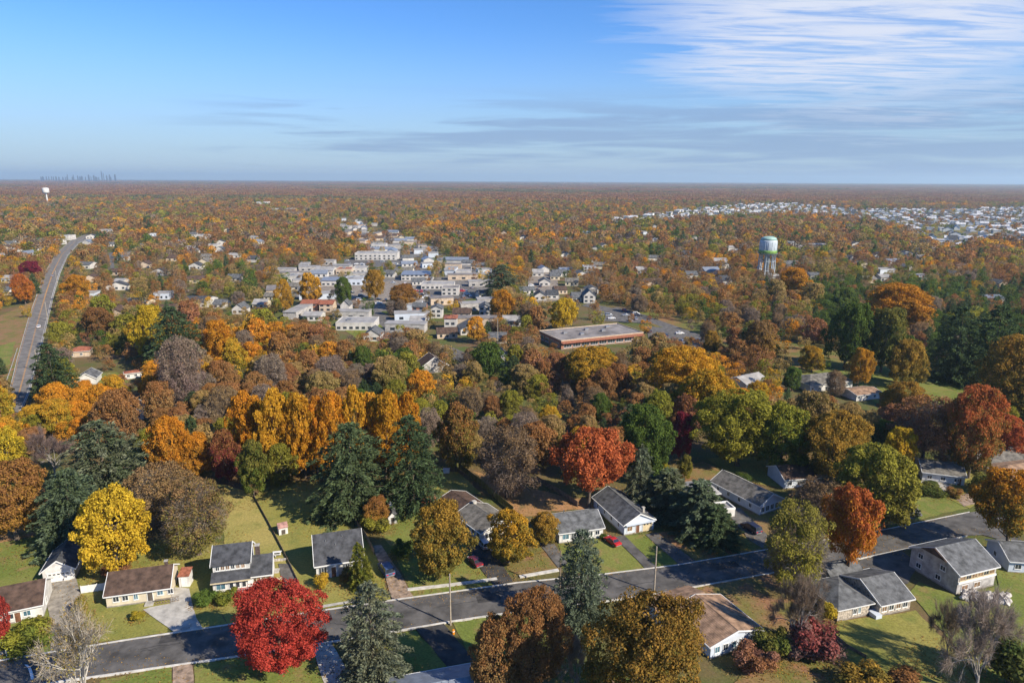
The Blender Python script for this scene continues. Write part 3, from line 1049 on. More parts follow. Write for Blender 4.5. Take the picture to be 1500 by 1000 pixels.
pr.build('porch_rail', 'trim_red', cr)
MB().box(3.9, W_ + 0.2, -1.2, -0.06, 0.0, 0.3).build('porch_floor', 'concrete', cr)
block(cr, W_ + 0.02, W_ + 4.3, 0.8, 7.2, 2.75, 2.3, 'x', 'wall_white', 'roof_slate')
for k in range(2):
    window(cr, W_, D, 'F', W_ + 0.35 + k * 1.95, 0.95, 1.75, 1.35, pane='glass_tan', off=-0.8, mull=1)
chimney(cr, W_ + 1.3, 5.4, 4.0, 6.6, 0.9)

# white house with the large slate roof slab
A, W_, rz = frame_AB((464, 848), (532, 837))
er = empty('slate_roof_house', A, rz, 'white house with broad slate roof edged in white beside the open lawn', 'house')
note_box(A, rz, W_, 10.4, 6.8)
block(er, 0, W_, 0, 10.4, 3.1, 3.5, 'x', 'wall_white', 'roof_slate', o=0.55, t=0.2)
window(er, W_, 10.4, 'F', 0.5, 0.9, 1.7, 1.4, mull=2)
ps = MB().box(2.7, 4.7, -0.35, -0.02, 0.1, 2.6).build('porch_surround', 'wall_blue_white', er)
door(er, W_, 10.4, 'F', 3.2, material='door_wood', off=0.352)
window(er, W_, 10.4, 'F', 5.6, 1.0, 1.6, 1.3, mull=2)
window(er, W_, 10.4, 'F', 8.2, 1.0, 1.4, 1.3)
window(er, W_, 10.4, 'L', 3.0, 1.0, 1.1, 1.3)
window(er, W_, 10.4, 'L', 6.6, 1.0, 1.1, 1.3)
window(er, W_, 10.4, 'L', 4.7, 3.9, 0.9, 1.0)
for (x_, z_) in ((2.4, 5.55), (4.4, 5.0), (6.0, 5.9)):
    MB().tube([(x_, 10.4 / 2 * (z_ - 3.1) / 3.5, z_ - 0.1), (x_, 10.4 / 2 * (z_ - 3.1) / 3.5, z_ + 0.6)], 0.07).build('vent_pipe', 'metal_grey', er)

er.scale.z = 1.16
cr.scale.z = 1.12
# little shed with a pink roof on the lawn
A, W_, rz = frame_AB((409, 784), (422, 781))
hr = empty('lawn_shed', A, rz, 'tiny white shed with rusty pink roof standing alone on the lawn', 'shed')
block(hr, 0, W_, 0, 2.6, 1.9, 0.7, 'x', 'wall_white', 'roof_pink', o=0.2, t=0.1, trim=None, base=False)
MB().box(0.6, W_ - 0.6, -0.05, -0.003, 0.1, 1.3).build('opening', 'door_dark', hr)
note_box(A, rz, W_, 2.6, 2.6)

# garden sheds behind
A, W_, rz = frame_AB((569, 768), (582, 766))
hr = empty('garden_shed', A, rz, 'small white garden shed with grey roof and cupola behind the bushy yards', 'shed')
note_box(A, rz, W_, 4.6, 3.8)
block(hr, 0, W_, 0, 4.6, 2.0, 1.1, 'y', 'wall_white', 'roof_grey', o=0.3, trim=None)
MB().box(W_ / 2 - .35, W_ / 2 + .35, 3.2, 3.9, 2.9, 3.9).build('cupola', 'wall_white', hr)
MB().lathe([(0.55, 3.91), (0.05, 4.5)], 4, W_ / 2, 3.55).build('cupola_roof', 'roof_pale', hr)
door(hr, W_, 4.6, 'F', W_ / 2 - 0.45, 0.9, 1.7, 'door_dark')
A, W_, rz = frame_AB((618, 747), (641, 745))
hr = empty('garden_shed', A, rz, 'low garden shed with bright rust roof beside the tall conifers', 'shed')
note_box(A, rz, W_, 3, 3.4)
block(hr, 0, W_, 0, 3.0, 2.1, 0.9, 'x', 'wall_grey', 'roof_rust', o=0.3, trim=None)
door(hr, W_, 3.0, 'F', 1.0, 0.9, 1.8, 'door_white')
hr = tag(MB().box(-0.9, 0.9, -0.6, 0.6, 0, 1.1).box(-1.0, 1.0, -0.7, 0.7, 1.103, 1.2).build('utility_cabinet', 'trim_white'), 'low white utility box at the edge of the back lawn', 'cabinet')
hr.location = G(654, 692)

# long house set end-on to the street
A, W_, rz = frame_AB((706, 796), (752, 788))
fr = empty('long_house', A, rz, 'long grey brown roofed house set end on between two round trees', 'house')
note_box(A, rz + 0.0, W_, 17, 4.6)
sh = 0.0
fr.rotation_euler.z = rz + 0.30
block(fr, 0, W_ + 1.2, 0, 11.5, 2.9, 1.7, 'y', 'wall_white', 'roof_grey_tan', o=0.5)
block(fr, 0.4, W_ + 0.6, 11.52, 21.0, 2.8, 1.4, 'y', 'wall_white', 'roof_brown', o=0.5)
for k in range(5):
    window(fr, W_, 11.5, 'L', 0.9 + k * 2.1, 0.9, 1.2, 1.3)
for k in range(3):
    window(fr, W_, 21.0, 'L', 1.0 + k * 2.8, 0.9, 1.2, 1.3, off=-0.4)
window(fr, W_, 11.5, 'F', 1.0, 0.9, 1.6, 1.3)
chimney(fr, W_ * 0.62, 10.9, 3.6, 5.2, 0.9, 'concrete')

r, w = house('ranch_house', 'white ranch house with plain grey roof behind the blue green street conifer', (819, 796), (883, 787), 9.2, 2.9, 2.3, 'x', 'wall_white', 'roof_grey')
window(r, w, 9.2, 'F', 0.8, 0.9, 1.7, 1.4, pane='glass_blue')
window(r, w, 9.2, 'F', 3.0, 0.9, 1.0, 1.4)
MB().box(4.6, 5.9, -0.12, -0.01, 0.1, 2.3).build('porch_panel', 'trim_tan', r)
door(r, w, 9.2, 'F', 4.8, material='door_dark', off=0.125)
window(r, w, 9.2, 'F', 7.2, 1.0, 1.4, 1.2)
window(r, w, 9.2, 'F', 9.2, 1.0, 1.2, 1.2)
MB().tube([(3.0, 5.6, 5.0), (3.0, 5.6, 5.7)], 0.09).build('vent_pipe', 'metal_grey', r)

r, w = house('gable_house', 'white gable fronted house with grey roof between two asphalt drives', (914, 784), (961, 779), 16.0, 2.9, 2.2, 'y', 'wall_blue_white', 'roof_grey')
r.rotation_euler.z += 0.16
window(r, w, 16, 'F', 0.8, 0.9, 1.5, 1.3, pane='glass_tan')
MB().box(0.2, w - 0.2, -0.9, -0.01, 2.72, 2.86).build('porch_roof', 'wall_blue_white', r)
door(r, w, 16, 'F', 3.3, material='door_wood')
garage_door(r, w, 16, 'F', 5.3, 2.6, 2.1, 'trim_tan')
for k in range(4):
    window(r, w, 16, 'L', 2.0 + k * 3.6, 1.0, 0.9, 1.4)
chimney(r, w * 0.78, 2.2, 3.4, 5.3, 0.55, 'concrete')

r, w = house('gable_house', 'pale blue white gable house with grey roof beside the parked navy car', (1112, 755), (1150, 747), 17.0, 2.9, 2.2, 'y', 'wall_blue_white', 'roof_grey_tan')
r.rotation_euler.z += 0.14
for k in range(4):
    window(r, w, 17, 'F', 0.5 + k * 1.75, 0.7, 1.3, 1.6)
for k in range(4):
    window(r, w, 17, 'L', 2.0 + k * 3.8, 1.0, 1.0, 1.2)
r, w = house('outbuilding', 'low outbuilding with weathered pale grey roof among dark junipers', (1016, 738), (1052, 734), 8.0, 2.4, 1.3, 'hip', 'wall_grey', 'roof_pale', cat='shed')
door(r, w, 8, 'F', 1.5)
window(r, w, 8, 'F', 3.5, 0.9, 1.2, 1.1)
r, w = house('carport', 'flat white carport beside the navy car', (1052, 760), (1076, 757), 4.0, 2.2, 0.0, 'flat', 'wall_white', 'roof_pale', cat='carport')
window(r, w, 4, 'F', 0.8, 0.9, 1.0, 0.9)

r, w = house('blue_house', 'bluish white house with brown roof half hidden behind a twiggy bush', (1148, 716), (1204, 712), 9.0, 3.0, 2.1, 'x', 'wall_blue_white', 'roof_brown')
window(r, w, 9, 'F', 1.0, 1.0, 1.4, 1.2)
window(r, w, 9, 'F', 4.0, 1.0, 1.4, 1.2)
door(r, w, 9, 'F', 6.4)
r, w = house('ranch_house', 'white ranch house with weathered roof behind the paved forecourt and hedge', (1350, 704), (1412, 712), 10.5, 2.9, 1.6, 'x', 'wall_white', 'roof_grey_tan')
for k in range(3):
    window(r, w, 10.5, 'F', 1.2 + k * 3.4, 0.9, 1.3, 1.2)
door(r, w, 10.5, 'F', 8.9)
r, w = house('ranch_house', 'grey roofed long ranch house beyond the orange oak at the end of the street', (1440, 693), (1510, 684), 11.0, 2.9, 1.7, 'x', 'wall_white', 'roof_grey_tan')
for k in range(3):
    window(r, w, 11, 'F', 1.5 + k * 3.6, 0.9, 1.3, 1.2)
r, w = house('tan_roof_house', 'low house with tan roof behind the orange street tree', (1478, 712), (1540, 704), 9.0, 2.7, 1.5, 'hip', 'wall_tan', 'roof_tan')
window(r, w, 9, 'F', 1.5, 0.9, 1.4, 1.1)

# --- near side of the street
A, W_, rz = frame_AB((1040, 965), (1112, 941))
mr = empty('brown_roof_house', A, rz, 'blue white bungalow with broad sandy brown roof beside the huge golden oak', 'house')
note_box(A, rz, W_, 14, 5)
block(mr, 0, W_, 0, 11.5, 2.9, 1.5, 'y', 'wall_blue_white', 'roof_tan', o=0.6)
block(mr, -3.6, W_ - 3.5, 8.0, 17.0, 2.6, 1.3, 'x', 'wall_blue_white', 'roof_tan', o=0.5, trim=None)
for k in range(5):
    window(mr, W_, 11.5, 'F', 0.9 + k * 1.9, 0.9, 1.2, 1.4, pane='glass' if k % 2 else 'glass_blue')
window(mr, W_, 11.5, 'R', 3.0, 0.9, 1.4, 1.3)

A, W_, rz = frame_AB((1226, 910), (1272, 900))
nr = empty('twin_cottage', A, rz, 'stone cottage in two wings with grey roofs facing the striped lawn', 'house')
note_box(A, rz, W_ + 9, 12, 6)
block(nr, 0, W_, 0, 9.0, 2.8, 2.0, 'hip', 'wall_stone', 'roof_grey', o=0.6)
window(nr, W_, 9, 'F', 3.6, 0.9, 1.0, 1.3)
window(nr, W_, 9, 'F', 4.9, 0.9, 0.7, 1.6, pane='glass_blue')
block(nr, W_ + 1.6, W_ + 9.4, -1.0, 9.5, 2.9, 2.3, 'x', 'wall_stone', 'roof_grey', o=0.6)
block(nr, W_ - 1.0, W_ + 7.0, 9.52, 14.5, 2.9, 1.6, 'x', 'wall_stone', 'roof_grey', o=0.5, trim=None)
for k in range(4):
    window(nr, W_, 9, 'F', W_ + 2.1 + k * 1.75, 0.9, 1.3, 1.3, pane='glass' if k % 2 else 'glass_tan', off=1.0)
MB().box(W_ + 0.1, W_ + 1.59, -1.8, 0.5, 0.0, 0.9).build('porch', 'wall_blue_white', nr)
door(nr, W_, 9, 'F', W_ + 0.4, off=-3.0)

A, W_, rz = frame_AB((1400, 871), (1455, 857))
tr = empty('two_storey_house', A, rz, 'tall grey two storey house with clipped gable roof above a pale rubble bank', 'house')
note_box(A, rz, W_, 11.5, 8.4)
D = 11.5
block(tr, 0, W_, 0, D, 4.9, 2.9, 'x', 'wall_grey', 'roof_grey', o=0.5, t=0.18)
MB().prism([(2.6, 6.35), (D - 2.6, 6.35), (D / 2, 7.9)], -0.75, -0.46, 'x').build('clipped_gable', 'roof_brown', tr)
for k in range(6):
    window(tr, W_, D, 'F', 0.4 + k * (W_ - 0.8) / 6, 3.15, (W_ - 1.0) / 6 - 0.1, 1.2, pane=('glass_tan', 'glass', 'glass_tan')[k % 3], frame='trim_tan')
MB().box(0.0, W_, -0.22, -0.003, 2.55, 3.0).build('balcony_band', 'trim_white', tr)
for k in range(2):
    window(tr, W_, D, 'F', 1.2 + k * 3.6, 0.7, 2.0, 1.3, pane='glass_tan')
for u, z in ((1.6, 1.0), (6.4, 1.0), (1.8, 3.4), (7.2, 3.6)):
    window(tr, W_, D, 'L', u, z, 1.3, 1.2)
r, w = house('white_cottage', 'small blue white cottage under the large orange street tree', (1476, 838), (1535, 842), 9.0, 3.0, 1.9, 'x', 'wall_blue_white', 'roof_grey')
window(r, w, 9, 'F', 1.2, 1.0, 1.4, 1.2)
window(r, w, 9, 'F', 4.2, 1.0, 1.4, 1.2)
window(r, w, 9, 'L', 3.0, 1.0, 1.2, 1.2)

# house whose roof shows at the bottom edge
A, W_, rz = frame_AB((580, 1076), (717, 1048))
qr = empty('metal_roof_house', A, rz, 'house with long blue grey metal roof at the foot of the dark driveway', 'house')
block(qr, 0, W_, 0, 9.0, 2.9, 1.4, 'x', 'wall_white', 'roof_metal', o=0.5)
for k in range(14):
    MB().prism([(-0.5, 2.94), (4.5, 4.49), (4.5, 4.56), (-0.5, 3.01)], 0.4 + k * (W_ - 0.8) / 13 - 0.03, 0.4 + k * (W_ - 0.8) / 13 + 0.03, 'x').build('roof_seam', 'roof_metal', qr)
note_box(A, rz, W_, 9, 4.4)

# --- houses half hidden in the woods
WOOD_HOUSES = [
    ('cottage', 'white cottage with grey roof and a clipped lawn beside the highway trees', (113, 565), (141, 563), 9, 2.9, 2.2, 'y', 'wall_white', 'roof_grey'),
    ('garden_hut', 'white hut with bright red fascia beside a garden path', (184, 556), (208, 553), 4, 2.6, 0.5, 'hip', 'wall_white', 'roof_rust'),
    ('pale_barn', 'tall pale grey building showing between brown woodland trees', (186, 618), (212, 614), 8, 4.6, 2.2, 'y', 'wall_blue_white', 'roof_pale'),
    ('open_shelter', 'brown roofed open shelter beside the highway hedge', (102, 524), (131, 522), 8, 2.8, 1.6, 'hip', 'wall_tan', 'roof_rust'),
    ('hip_roof_house', 'white house with tan grey hip roof in the parkland clearing', (1186, 575), (1248, 568), 13, 3.1, 2.5, 'hip', 'wall_white', 'roof_grey_tan'),
    ('white_pavilion', 'low white pavilion with tan roof beside the hip roofed house', (1254, 588), (1290, 584), 9, 2.6, 1.0, 'x', 'wall_white', 'roof_tan'),
    ('pale_house', 'pale house glimpsed among brown trees left of the parkland clearing', (1092, 574), (1122, 566), 9, 3.4, 1.8, 'x', 'wall_white', 'roof_pale'),
    ('brown_gable_house', 'steep brown gabled house glimpsed among the orange woodland trees', (617, 548), (656, 544), 9, 3.2, 4.0, 'y', 'wall_grey', 'roof_brown'),
]
for nm, lb, a, b, D, h, ri, ax, wl, rf in WOOD_HOUSES:
    r, w = house(nm, lb, a, b, D, h, ri, ax, wl, rf)
    k = max(2, int(w / 3.2))
    for i in range(k):
        window(r, w, D, 'F', 0.6 + i * (w - 0.6) / k, 0.9, 1.2, 1.2)

# --- the low brick commercial block
A, W_, rz = frame_AB((822, 512), (942, 499))
br = empty('brick_shop_block', A, rz, 'long low brick shop block with grey flat roof and rooftop units', 'building')
Db = 26.0
note_box(A, rz, W_, Db, 5)
ro = block(br, 0, W_, 0, Db, 4.4, 0, 'flat', 'wall_brick', 'roof_flat', trim='wall_tan')
for k in range(9):
    window(br, W_, Db, 'F', 1.5 + k * (W_ - 3) / 9, 0.8, (W_ - 3) / 9 - 0.7, 2.2, mull=2)
for k in range(4):
    window(br, W_, Db, 'L', 2 + k * 5.8, 0.8, 4.4, 2.2, mull=3)
MB().box(0, W_, -1.6, -0.06, 3.2, 3.5).build('canopy', 'roof_rust', br)
for (x_, y_) in ((9, 14), (16, 8), (24, 17), (31, 11), (38, 18)):
    u = MB().box(x_, x_ + 2.2, y_, y_ + 1.6, 4.53, 5.6).build('rooftop_unit', 'metal_grey', ro)

# ------------------------------------------------------------------ the town in the middle distance
RT = random.Random(5)


def town_house(name, label, xl, xr, yb, D, h, rise, axis, wall, roof, rot=0.0, cat='house', group=None, wins=True):
    A, W_, rz = frame_AB((xl, yb), (xr, yb))
    root = empty(name, A, rz + rot, label, cat, group)
    note_box(A, rz, W_, D, h + rise)
    if axis == 'flat':
        block(root, 0, W_, 0, D, h, 0, 'flat', wall, roof, trim=None, base=False)
        if W_ > 14:
            for i in range(max(1, int(W_ / 14))):
                MB().box(5 + i * 13, 7.4 + i * 13, D * 0.4, D * 0.4 + 2, h + 0.13, h + 1.3).build('rooftop_unit', 'metal_grey', root)
    else:
        block(root, 0, W_, 0, D, h, rise, axis, wall, roof, trim=None, base=False, o=0.5, t=0.2)
    if wins:
        k = max(2, min(9, int(W_ / 3.4)))
        for s in range(1 if h < 5 else 2):
            for i in range(k):
                o, a, n = place_on('F', W_, D, 0.7 + i * (W_ - 0.7) / k, 0)
                m = MB()
                fbox(m, o, a, n, 0, min(2.0, (W_ - 0.7) / k - 0.6), 0.9 + s * 2.8, 2.3 + s * 2.8, 0, 0.06)
                m.build('window', 'glass', root)
    return root


TOWN = [
    # xl, xr, ybase, depth, h, rise, axis, wall, roof, rot, name, label
    (520, 582, 381, 22, 7.0, 0, 'flat', 'wall_pale', 'roof_pale', 0, 'warehouse', 'long white warehouse standing alone above the car park'),
    (544, 565, 367, 18, 7.0, 0, 'flat', 'wall_pale', 'roof_pale', 0, 'warehouse', 'small white block behind the long white warehouse'),
    (415, 446, 413, 20, 4.5, 0, 'flat', 'wall_pale', 'roof_pale', 0, 'workshop', 'low white workshop left of the orange street trees'),
    (461, 488, 403, 18, 4.5, 2.0, 'x', 'wall_pale', 'roof_pale', 0, 'workshop', 'pale gabled workshop behind the low white workshops'),
    (492, 515, 402, 16, 4.5, 0, 'flat', 'wall_tan', 'roof_rust', 0, 'shop', 'shop with rust red flat roof among white workshops'),
    (516, 536, 400, 18, 4.5, 0, 'flat', 'wall_pale', 'roof_pale', 0, 'shop', 'white shop beside the one with the rust red roof'),
    (471, 500, 419, 20, 4.5, 1.5, 'x', 'wall_pale', 'roof_metal', 0, 'workshop', 'white workshop with bluish metal roof next to the dark green tree'),
    (502, 530, 418, 20, 4.5, 0, 'flat', 'wall_blue_white', 'roof_pale', 0, 'workshop', 'bluish flat roofed workshop right of the metal roofed one'),
    (588, 634, 411, 26, 5.0, 1.2, 'x', 'wall_pale', 'roof_metal', 0, 'depot', 'long metal roofed depot with white front'),
    (617, 665, 424, 16, 4.0, 0, 'flat', 'wall_pale', 'roof_pale', 0, 'shop_row', 'row of low white shops in front of the metal roofed depot'),
    (647, 672, 433, 14, 5.5, 0, 'flat', 'wall_pale', 'roof_flat', 0, 'shop', 'boxy white shop with dark flat roof'),
    (668, 690, 405, 14, 4.5, 0, 'flat', 'wall_pale', 'roof_pale', 0, 'shop', 'white flat shop at the right end of the business district'),
    (690, 712, 396, 14, 4.5, 2.0, 'x', 'wall_pale', 'roof_grey', 0, 'shop', 'gabled white shop near the big dark pine'),
    (499, 512, 457, 10, 4.6, 3.0, 'y', 'wall_pale', 'roof_grey', 0, 'cottage', 'narrow white cottage with pointed gable beside the brick row'),
    (340, 358, 460, 11, 3.2, 3.2, 'y', 'wall_pale', 'roof_grey', 0, 'cottage', 'white cottage with wide pointed gable left of the business district'),
    (312, 330, 452, 11, 3.2, 2.2, 'x', 'wall_pale', 'roof_grey', 0, 'cottage', 'white cottage with long grey roof left of the pointed one'),
    (370, 390, 452, 11, 3.2, 2.4, 'x', 'wall_cream', 'roof_pale', 0, 'cottage', 'cream cottage with pale roof right of the pointed one'),
    (441, 466, 456, 12, 5.2, 1.6, 'x', 'wall_brick', 'roof_rust', 0, 'brick_row', 'red brick row house with rust roof'),
    (468, 488, 457, 12, 5.2, 1.6, 'x', 'wall_tan', 'roof_rust', 0, 'brick_row', 'tan row house joined to the red brick one'),
    (492, 548, 484, 18, 4.2, 0, 'flat', 'wall_pale', 'roof_pale', 0, 'clinic', 'white flat roofed building behind the woodland edge'),
    (533, 557, 500, 12, 3.4, 3.0, 'y', 'wall_pale', 'roof_grey', 0, 'cottage', 'white gabled cottage at the end of the town street'),
    (444, 470, 470, 12, 3.2, 1.6, 'x', 'wall_pale', 'roof_pale', 0, 'cottage', 'low pale cottage left of the white flat roofed building'),
    (631, 648, 466, 10, 6.0, 1.6, 'y', 'wall_pale', 'roof_grey', 0, 'town_house', 'tall white town house with grey roof'),
    (651, 669, 485, 10, 7.4, 1.2, 'hip', 'wall_pale', 'roof_rust', 0, 'town_house', 'square white town house with small red roof'),
    (604, 624, 462, 11, 5.6, 1.8, 'x', 'wall_brick', 'roof_grey', 0, 'town_house', 'brick town house left of the tall white one'),
    (600, 622, 478, 11, 3.2, 2.0, 'x', 'wall_pale', 'roof_pale', 0, 'cottage', 'pale low cottage between the street and the brick town house'),
    (675, 708, 491, 13, 3.2, 3.0, 'y', 'wall_pale', 'roof_grey', 0.2, 'cottage', 'broad white gabled cottage near the lawn'),
    (702, 719, 462, 11, 5.2, 2.0, 'y', 'wall_pale', 'roof_grey', 0, 'town_house', 'white town house behind the orange maple'),
    (737, 763, 478, 13, 3.2, 2.2, 'x', 'wall_pale', 'roof_pale', 0, 'cottage', 'white cottage with pale roof left of the bright yellow tree'),
    (716, 742, 503, 12, 3.0, 1.8, 'x', 'wall_cream', 'roof_grey', 0, 'cottage', 'cream cottage behind the brick shop block'),
    (855, 872, 444, 13, 5.4, 3.6, 'y', 'wall_pale', 'roof_grey', 0, 'chapel', 'white chapel like house with steep gable beside the road'),
    (783, 800, 440, 12, 3.4, 2.6, 'y', 'wall_pale', 'roof_slate', 0, 'cottage', 'white cottage with slate gable left of the steep gabled house'),
    (801, 818, 438, 12, 3.4, 2.4, 'x', 'wall_pale', 'roof_slate', 0, 'cottage', 'white cottage with slate roof lying along the road'),
    (790, 806, 419, 12, 3.4, 2.6, 'y', 'wall_pale', 'roof_grey', 0, 'cottage', 'white gabled cottage on the lane behind the road'),
    (806, 820, 410, 12, 3.4, 2.6, 'x', 'wall_cream', 'roof_grey', 0, 'cottage', 'cream cottage further up the lane'),
    (780, 796, 405, 12, 3.4, 2.6, 'x', 'wall_pale', 'roof_pale', 0, 'cottage', 'white cottage with pale roof at the top of the lane'),
    (838, 852, 442, 12, 3.4, 2.6, 'x', 'wall_pale', 'roof_grey', 0, 'cottage', 'white cottage next to the steep gabled house'),
    (855, 873, 399, 12, 5.0, 0, 'flat', 'wall_blue_white', 'roof_pale', 0, 'cottage', 'flat bluish house among the rust coloured trees'),
    (933, 948, 401, 12, 3.6, 2.4, 'x', 'wall_pale', 'roof_pale', 0, 'cottage', 'white cottage among brown trees beyond the parkland'),
    (1006, 1022, 408, 12, 3.6, 2.4, 'x', 'wall_pale', 'roof_grey', 0, 'cottage', 'white cottage left of the water tower woods'),
    (1046, 1066, 388, 14, 4.0, 2.4, 'x', 'wall_pale', 'roof_pale', 0, 'cottage', 'white long house just left of the green banded water tower'),
    (1128, 1142, 411, 9, 3.6, 1.6, 'x', 'wall_pale', 'roof_pale', 0, 'pump_house', 'white pump house at the foot of the water tower'),
    (1158, 1174, 361, 18, 5.0, 0, 'flat', 'wall_pale', 'roof_pale', 0, 'warehouse', 'white flat building in woods right of the water tower'),
    (1187, 1214, 364, 18, 5.0, 1.0, 'x', 'wall_pale', 'roof_pale', 0, 'warehouse', 'longer white building further right of the water tower'),
    (1187, 1204, 409, 13, 3.6, 1.8, 'x', 'wall_pale', 'roof_grey', 0, 'cottage', 'white cottage in woods below the longer white building'),
    (1290, 1306, 412, 12, 3.6, 1.8, 'x', 'wall_pale', 'roof_pale', 0, 'cottage', 'pale cottage behind the golden grove'),
    (1447, 1471, 444, 12, 3.6, 1.6, 'x', 'wall_pale', 'roof_metal', 0, 'cottage', 'white house with metal roof in the woods at the right'),
    (265, 303, 451, 20, 4.0, 2.4, 'x', 'wall_pale', 'roof_slate', 0, 'hall', 'broad slate roofed hall beside the dark conifer'),
    (286, 303, 350, 20, 5.0, 0, 'flat', 'wall_pale', 'roof_pale', 0, 'block', 'white flat block in the left hand woods'),
    (300, 319, 364, 18, 4.0, 0, 'flat', 'wall_pale', 'roof_pale', 0, 'block', 'lower white block in front of the white flat block'),
    (72, 86, 359, 18, 5.0, 2.0, 'x', 'wall_pale', 'roof_pale', 0, 'block', 'white gabled building by the far bend of the highway'),
    (85, 101, 352, 18, 6.0, 0, 'flat', 'wall_pale', 'roof_pale', 0, 'block', 'white square building by the far bend of the highway'),
    (113, 132, 394, 15, 4.0, 2.0, 'x', 'wall_pale', 'roof_grey', 0, 'cottage', 'white house right of the highway behind orange trees'),
    (165, 179, 419, 14, 3.6, 1.6, 'x', 'wall_pale', 'roof_pale', 0, 'cottage', 'white house at the foot of the narrow lane'),
    (142, 158, 342, 22, 5.0, 0, 'flat', 'wall_pale', 'roof_pale', 0, 'block', 'white store beyond the highway bend'),
    (0, 14, 432, 12, 3.4, 2.0, 'x', 'wall_pale', 'roof_grey', 0, 'cottage', 'white cottage left of the highway with grey roof'),
    (2, 17, 414, 12, 3.4, 2.0, 'x', 'wall_blue_white', 'roof_pale', 0, 'cottage', 'bluish cottage left of the highway behind the white one'),
    (-10, 8, 380, 14, 3.8, 2.0, 'x', 'wall_pale', 'roof_pale', 0, 'cottage', 'pale house left of the highway near the maroon tree'),
    (12, 44, 308, 40, 9, 0, 'flat', 'wall_pale', 'roof_pale', 0, 'factory', 'long white factory below the distant white water tank'),
    (48, 76, 306, 40, 9, 0, 'flat', 'wall_pale', 'roof_pale', 0, 'factory', 'second white factory beside the distant white water tank'),
    (376, 392, 303, 40, 14, 0, 'flat', 'wall_pale', 'roof_pale', 0, 'office_block', 'tall white office block far out in the woods'),
    (394, 431, 312, 40, 10, 0, 'flat', 'wall_pale', 'roof_pale', 0, 'office_block', 'wide white office block far out in the woods'),
]
for (xl, xr, yb, D, h, ri, ax, wl, rf, rot, nm, lb) in TOWN:
    town_house(nm, lb, xl, xr, yb, D, h, ri, ax, wl, rf, rot, cat='building' if ax == 'flat' else 'house', wins=yb > 360)

# small houses scattered through the town's streets: copies of a few kinds
PROTO_H = []
for (wl, rf, ax, nm) in (('wall_pale', 'roof_grey', 'x', 'white house with grey roof'), ('wall_pale', 'roof_pale', 'hip', 'white house with pale hipped roof'),
                         ('wall_cream', 'roof_grey_tan', 'x', 'cream house with tan grey roof'), ('wall_pale', 'roof_slate', 'y', 'white gable fronted house with slate roof'),
                         ('wall_blue_white', 'roof_pale', 'flat', 'bluish flat roofed building'), ('wall_tan', 'roof_brown', 'x', 'tan house with brown roof'),
                         ('wall_pale', 'roof_metal', 'x', 'white shed with metal roof'), ('wall_tan', 'roof_flat', 'flat', 'tan flat roofed shop'), ('wall_grey', 'roof_pale', 'flat', 'grey flat roofed workshop')):
    m = MB()
    w = MB()
    W_, D = 12.0, 9.0
    if ax == 'x':
        w.prism([(-D / 2, 0), (D / 2, 0), (D / 2, 3.2), (0, 5.4), (-D / 2, 3.2)], -W_ / 2, W_ / 2, 'x')
        gable_roof(m, -W_ / 2, W_ / 2, -D / 2, D / 2, 3.25, 2.2, 0.5, 0.25, 'x')
    elif ax == 'y':
        w.prism([(-W_ / 2, 0), (W_ / 2, 0), (W_ / 2, 3.4), (0, 6.0), (-W_ / 2, 3.4)], -D / 2, D / 2, 'y')
        gable_roof(m, -W_ / 2, W_ / 2, -D / 2, D / 2, 3.45, 2.6, 0.5, 0.25, 'y')
    elif ax == 'hip':
        w.box(-W_ / 2, W_ / 2, -D / 2, D / 2, 0, 3.2)
        hip_roof(m, -W_ / 2, W_ / 2, -D / 2, D / 2, 3.2, 2.0, 0.5, 0.2)
    else:
        w.box(-W_ / 2, W_ / 2, -D / 2, D / 2, 0, 4.2)
        m.box(-W_ / 2 - .2, W_ / 2 + .2, -D / 2 - .2, D / 2 + .2, 4.2, 4.6)
    g = MB()
    for u in (-4.6, -1.7, 1.2, 3.6):
        g.box(u, u + 1.3, -D / 2 - 0.06, -D / 2 + 0.01, 0.9, 2.3)
    PROTO_H.append((nm, w.mesh('wall', wl), m.mesh('roof', rf), [MB().box(u, u + 1.4, -D / 2 - 0.06, -D / 2 + 0.01, 0.9, 2.4).mesh('window', 'glass') for u in (-4.4, -0.7, 3.0)]))
FAR_H = []      # whole small houses, wall and roof in one mesh
for nm, wm, rm, _ in PROTO_H:
    v = [tuple(x.co) for x in wm.vertices] + [tuple(x.co) for x in rm.vertices]
    n = len(wm.vertices)
    f = [tuple(p.vertices) for p in wm.polygons] + [tuple(i + n for i in p.vertices) for p in rm.polygons]
    me = bpy.data.meshes.new('small_house')
    me.from_pydata(v, [], f)
    me.materials.append(wm.materials[0])
    me.materials.append(rm.materials[0])
    for i, p in enumerate(me.polygons):
        p.material_index = 0 if i < len(wm.polygons) else 1
    FAR_H.append((nm, me))

HZONES = [      # pixel polygon, count, spacing (m), place words, with parts
    ([(400, 400), (480, 385), (640, 385), (720, 400), (720, 470), (640, 500), (560, 480), (430, 470), (400, 440)], 38, 20, 'in the business district streets', True),
    ([(490, 320), (530, 318), (600, 350), (660, 375), (700, 392), (600, 392), (500, 350)], 34, 24, 'in the white works beyond the warehouse', False),
    ([(770, 395), (850, 400), (880, 440), (770, 445)], 9, 18, 'on the lane behind the chapel like house', True),
    ([(100, 350), (340, 330), (420, 350), (400, 440), (150, 470), (120, 420)], 34, 26, 'under the orange trees right of the highway', True),
    ([(-20, 350), (70, 350), (50, 420), (-20, 440)], 10, 22, 'among trees left of the highway', True),
    ([(720, 330), (1080, 330), (1080, 420), (900, 430), (720, 400)], 26, 34, 'in the woods left of the water tower', False),
    ([(1140, 345), (1400, 370), (1480, 420), (1300, 430), (1150, 410)], 18, 36, 'in the woods right of the water tower', False),
]
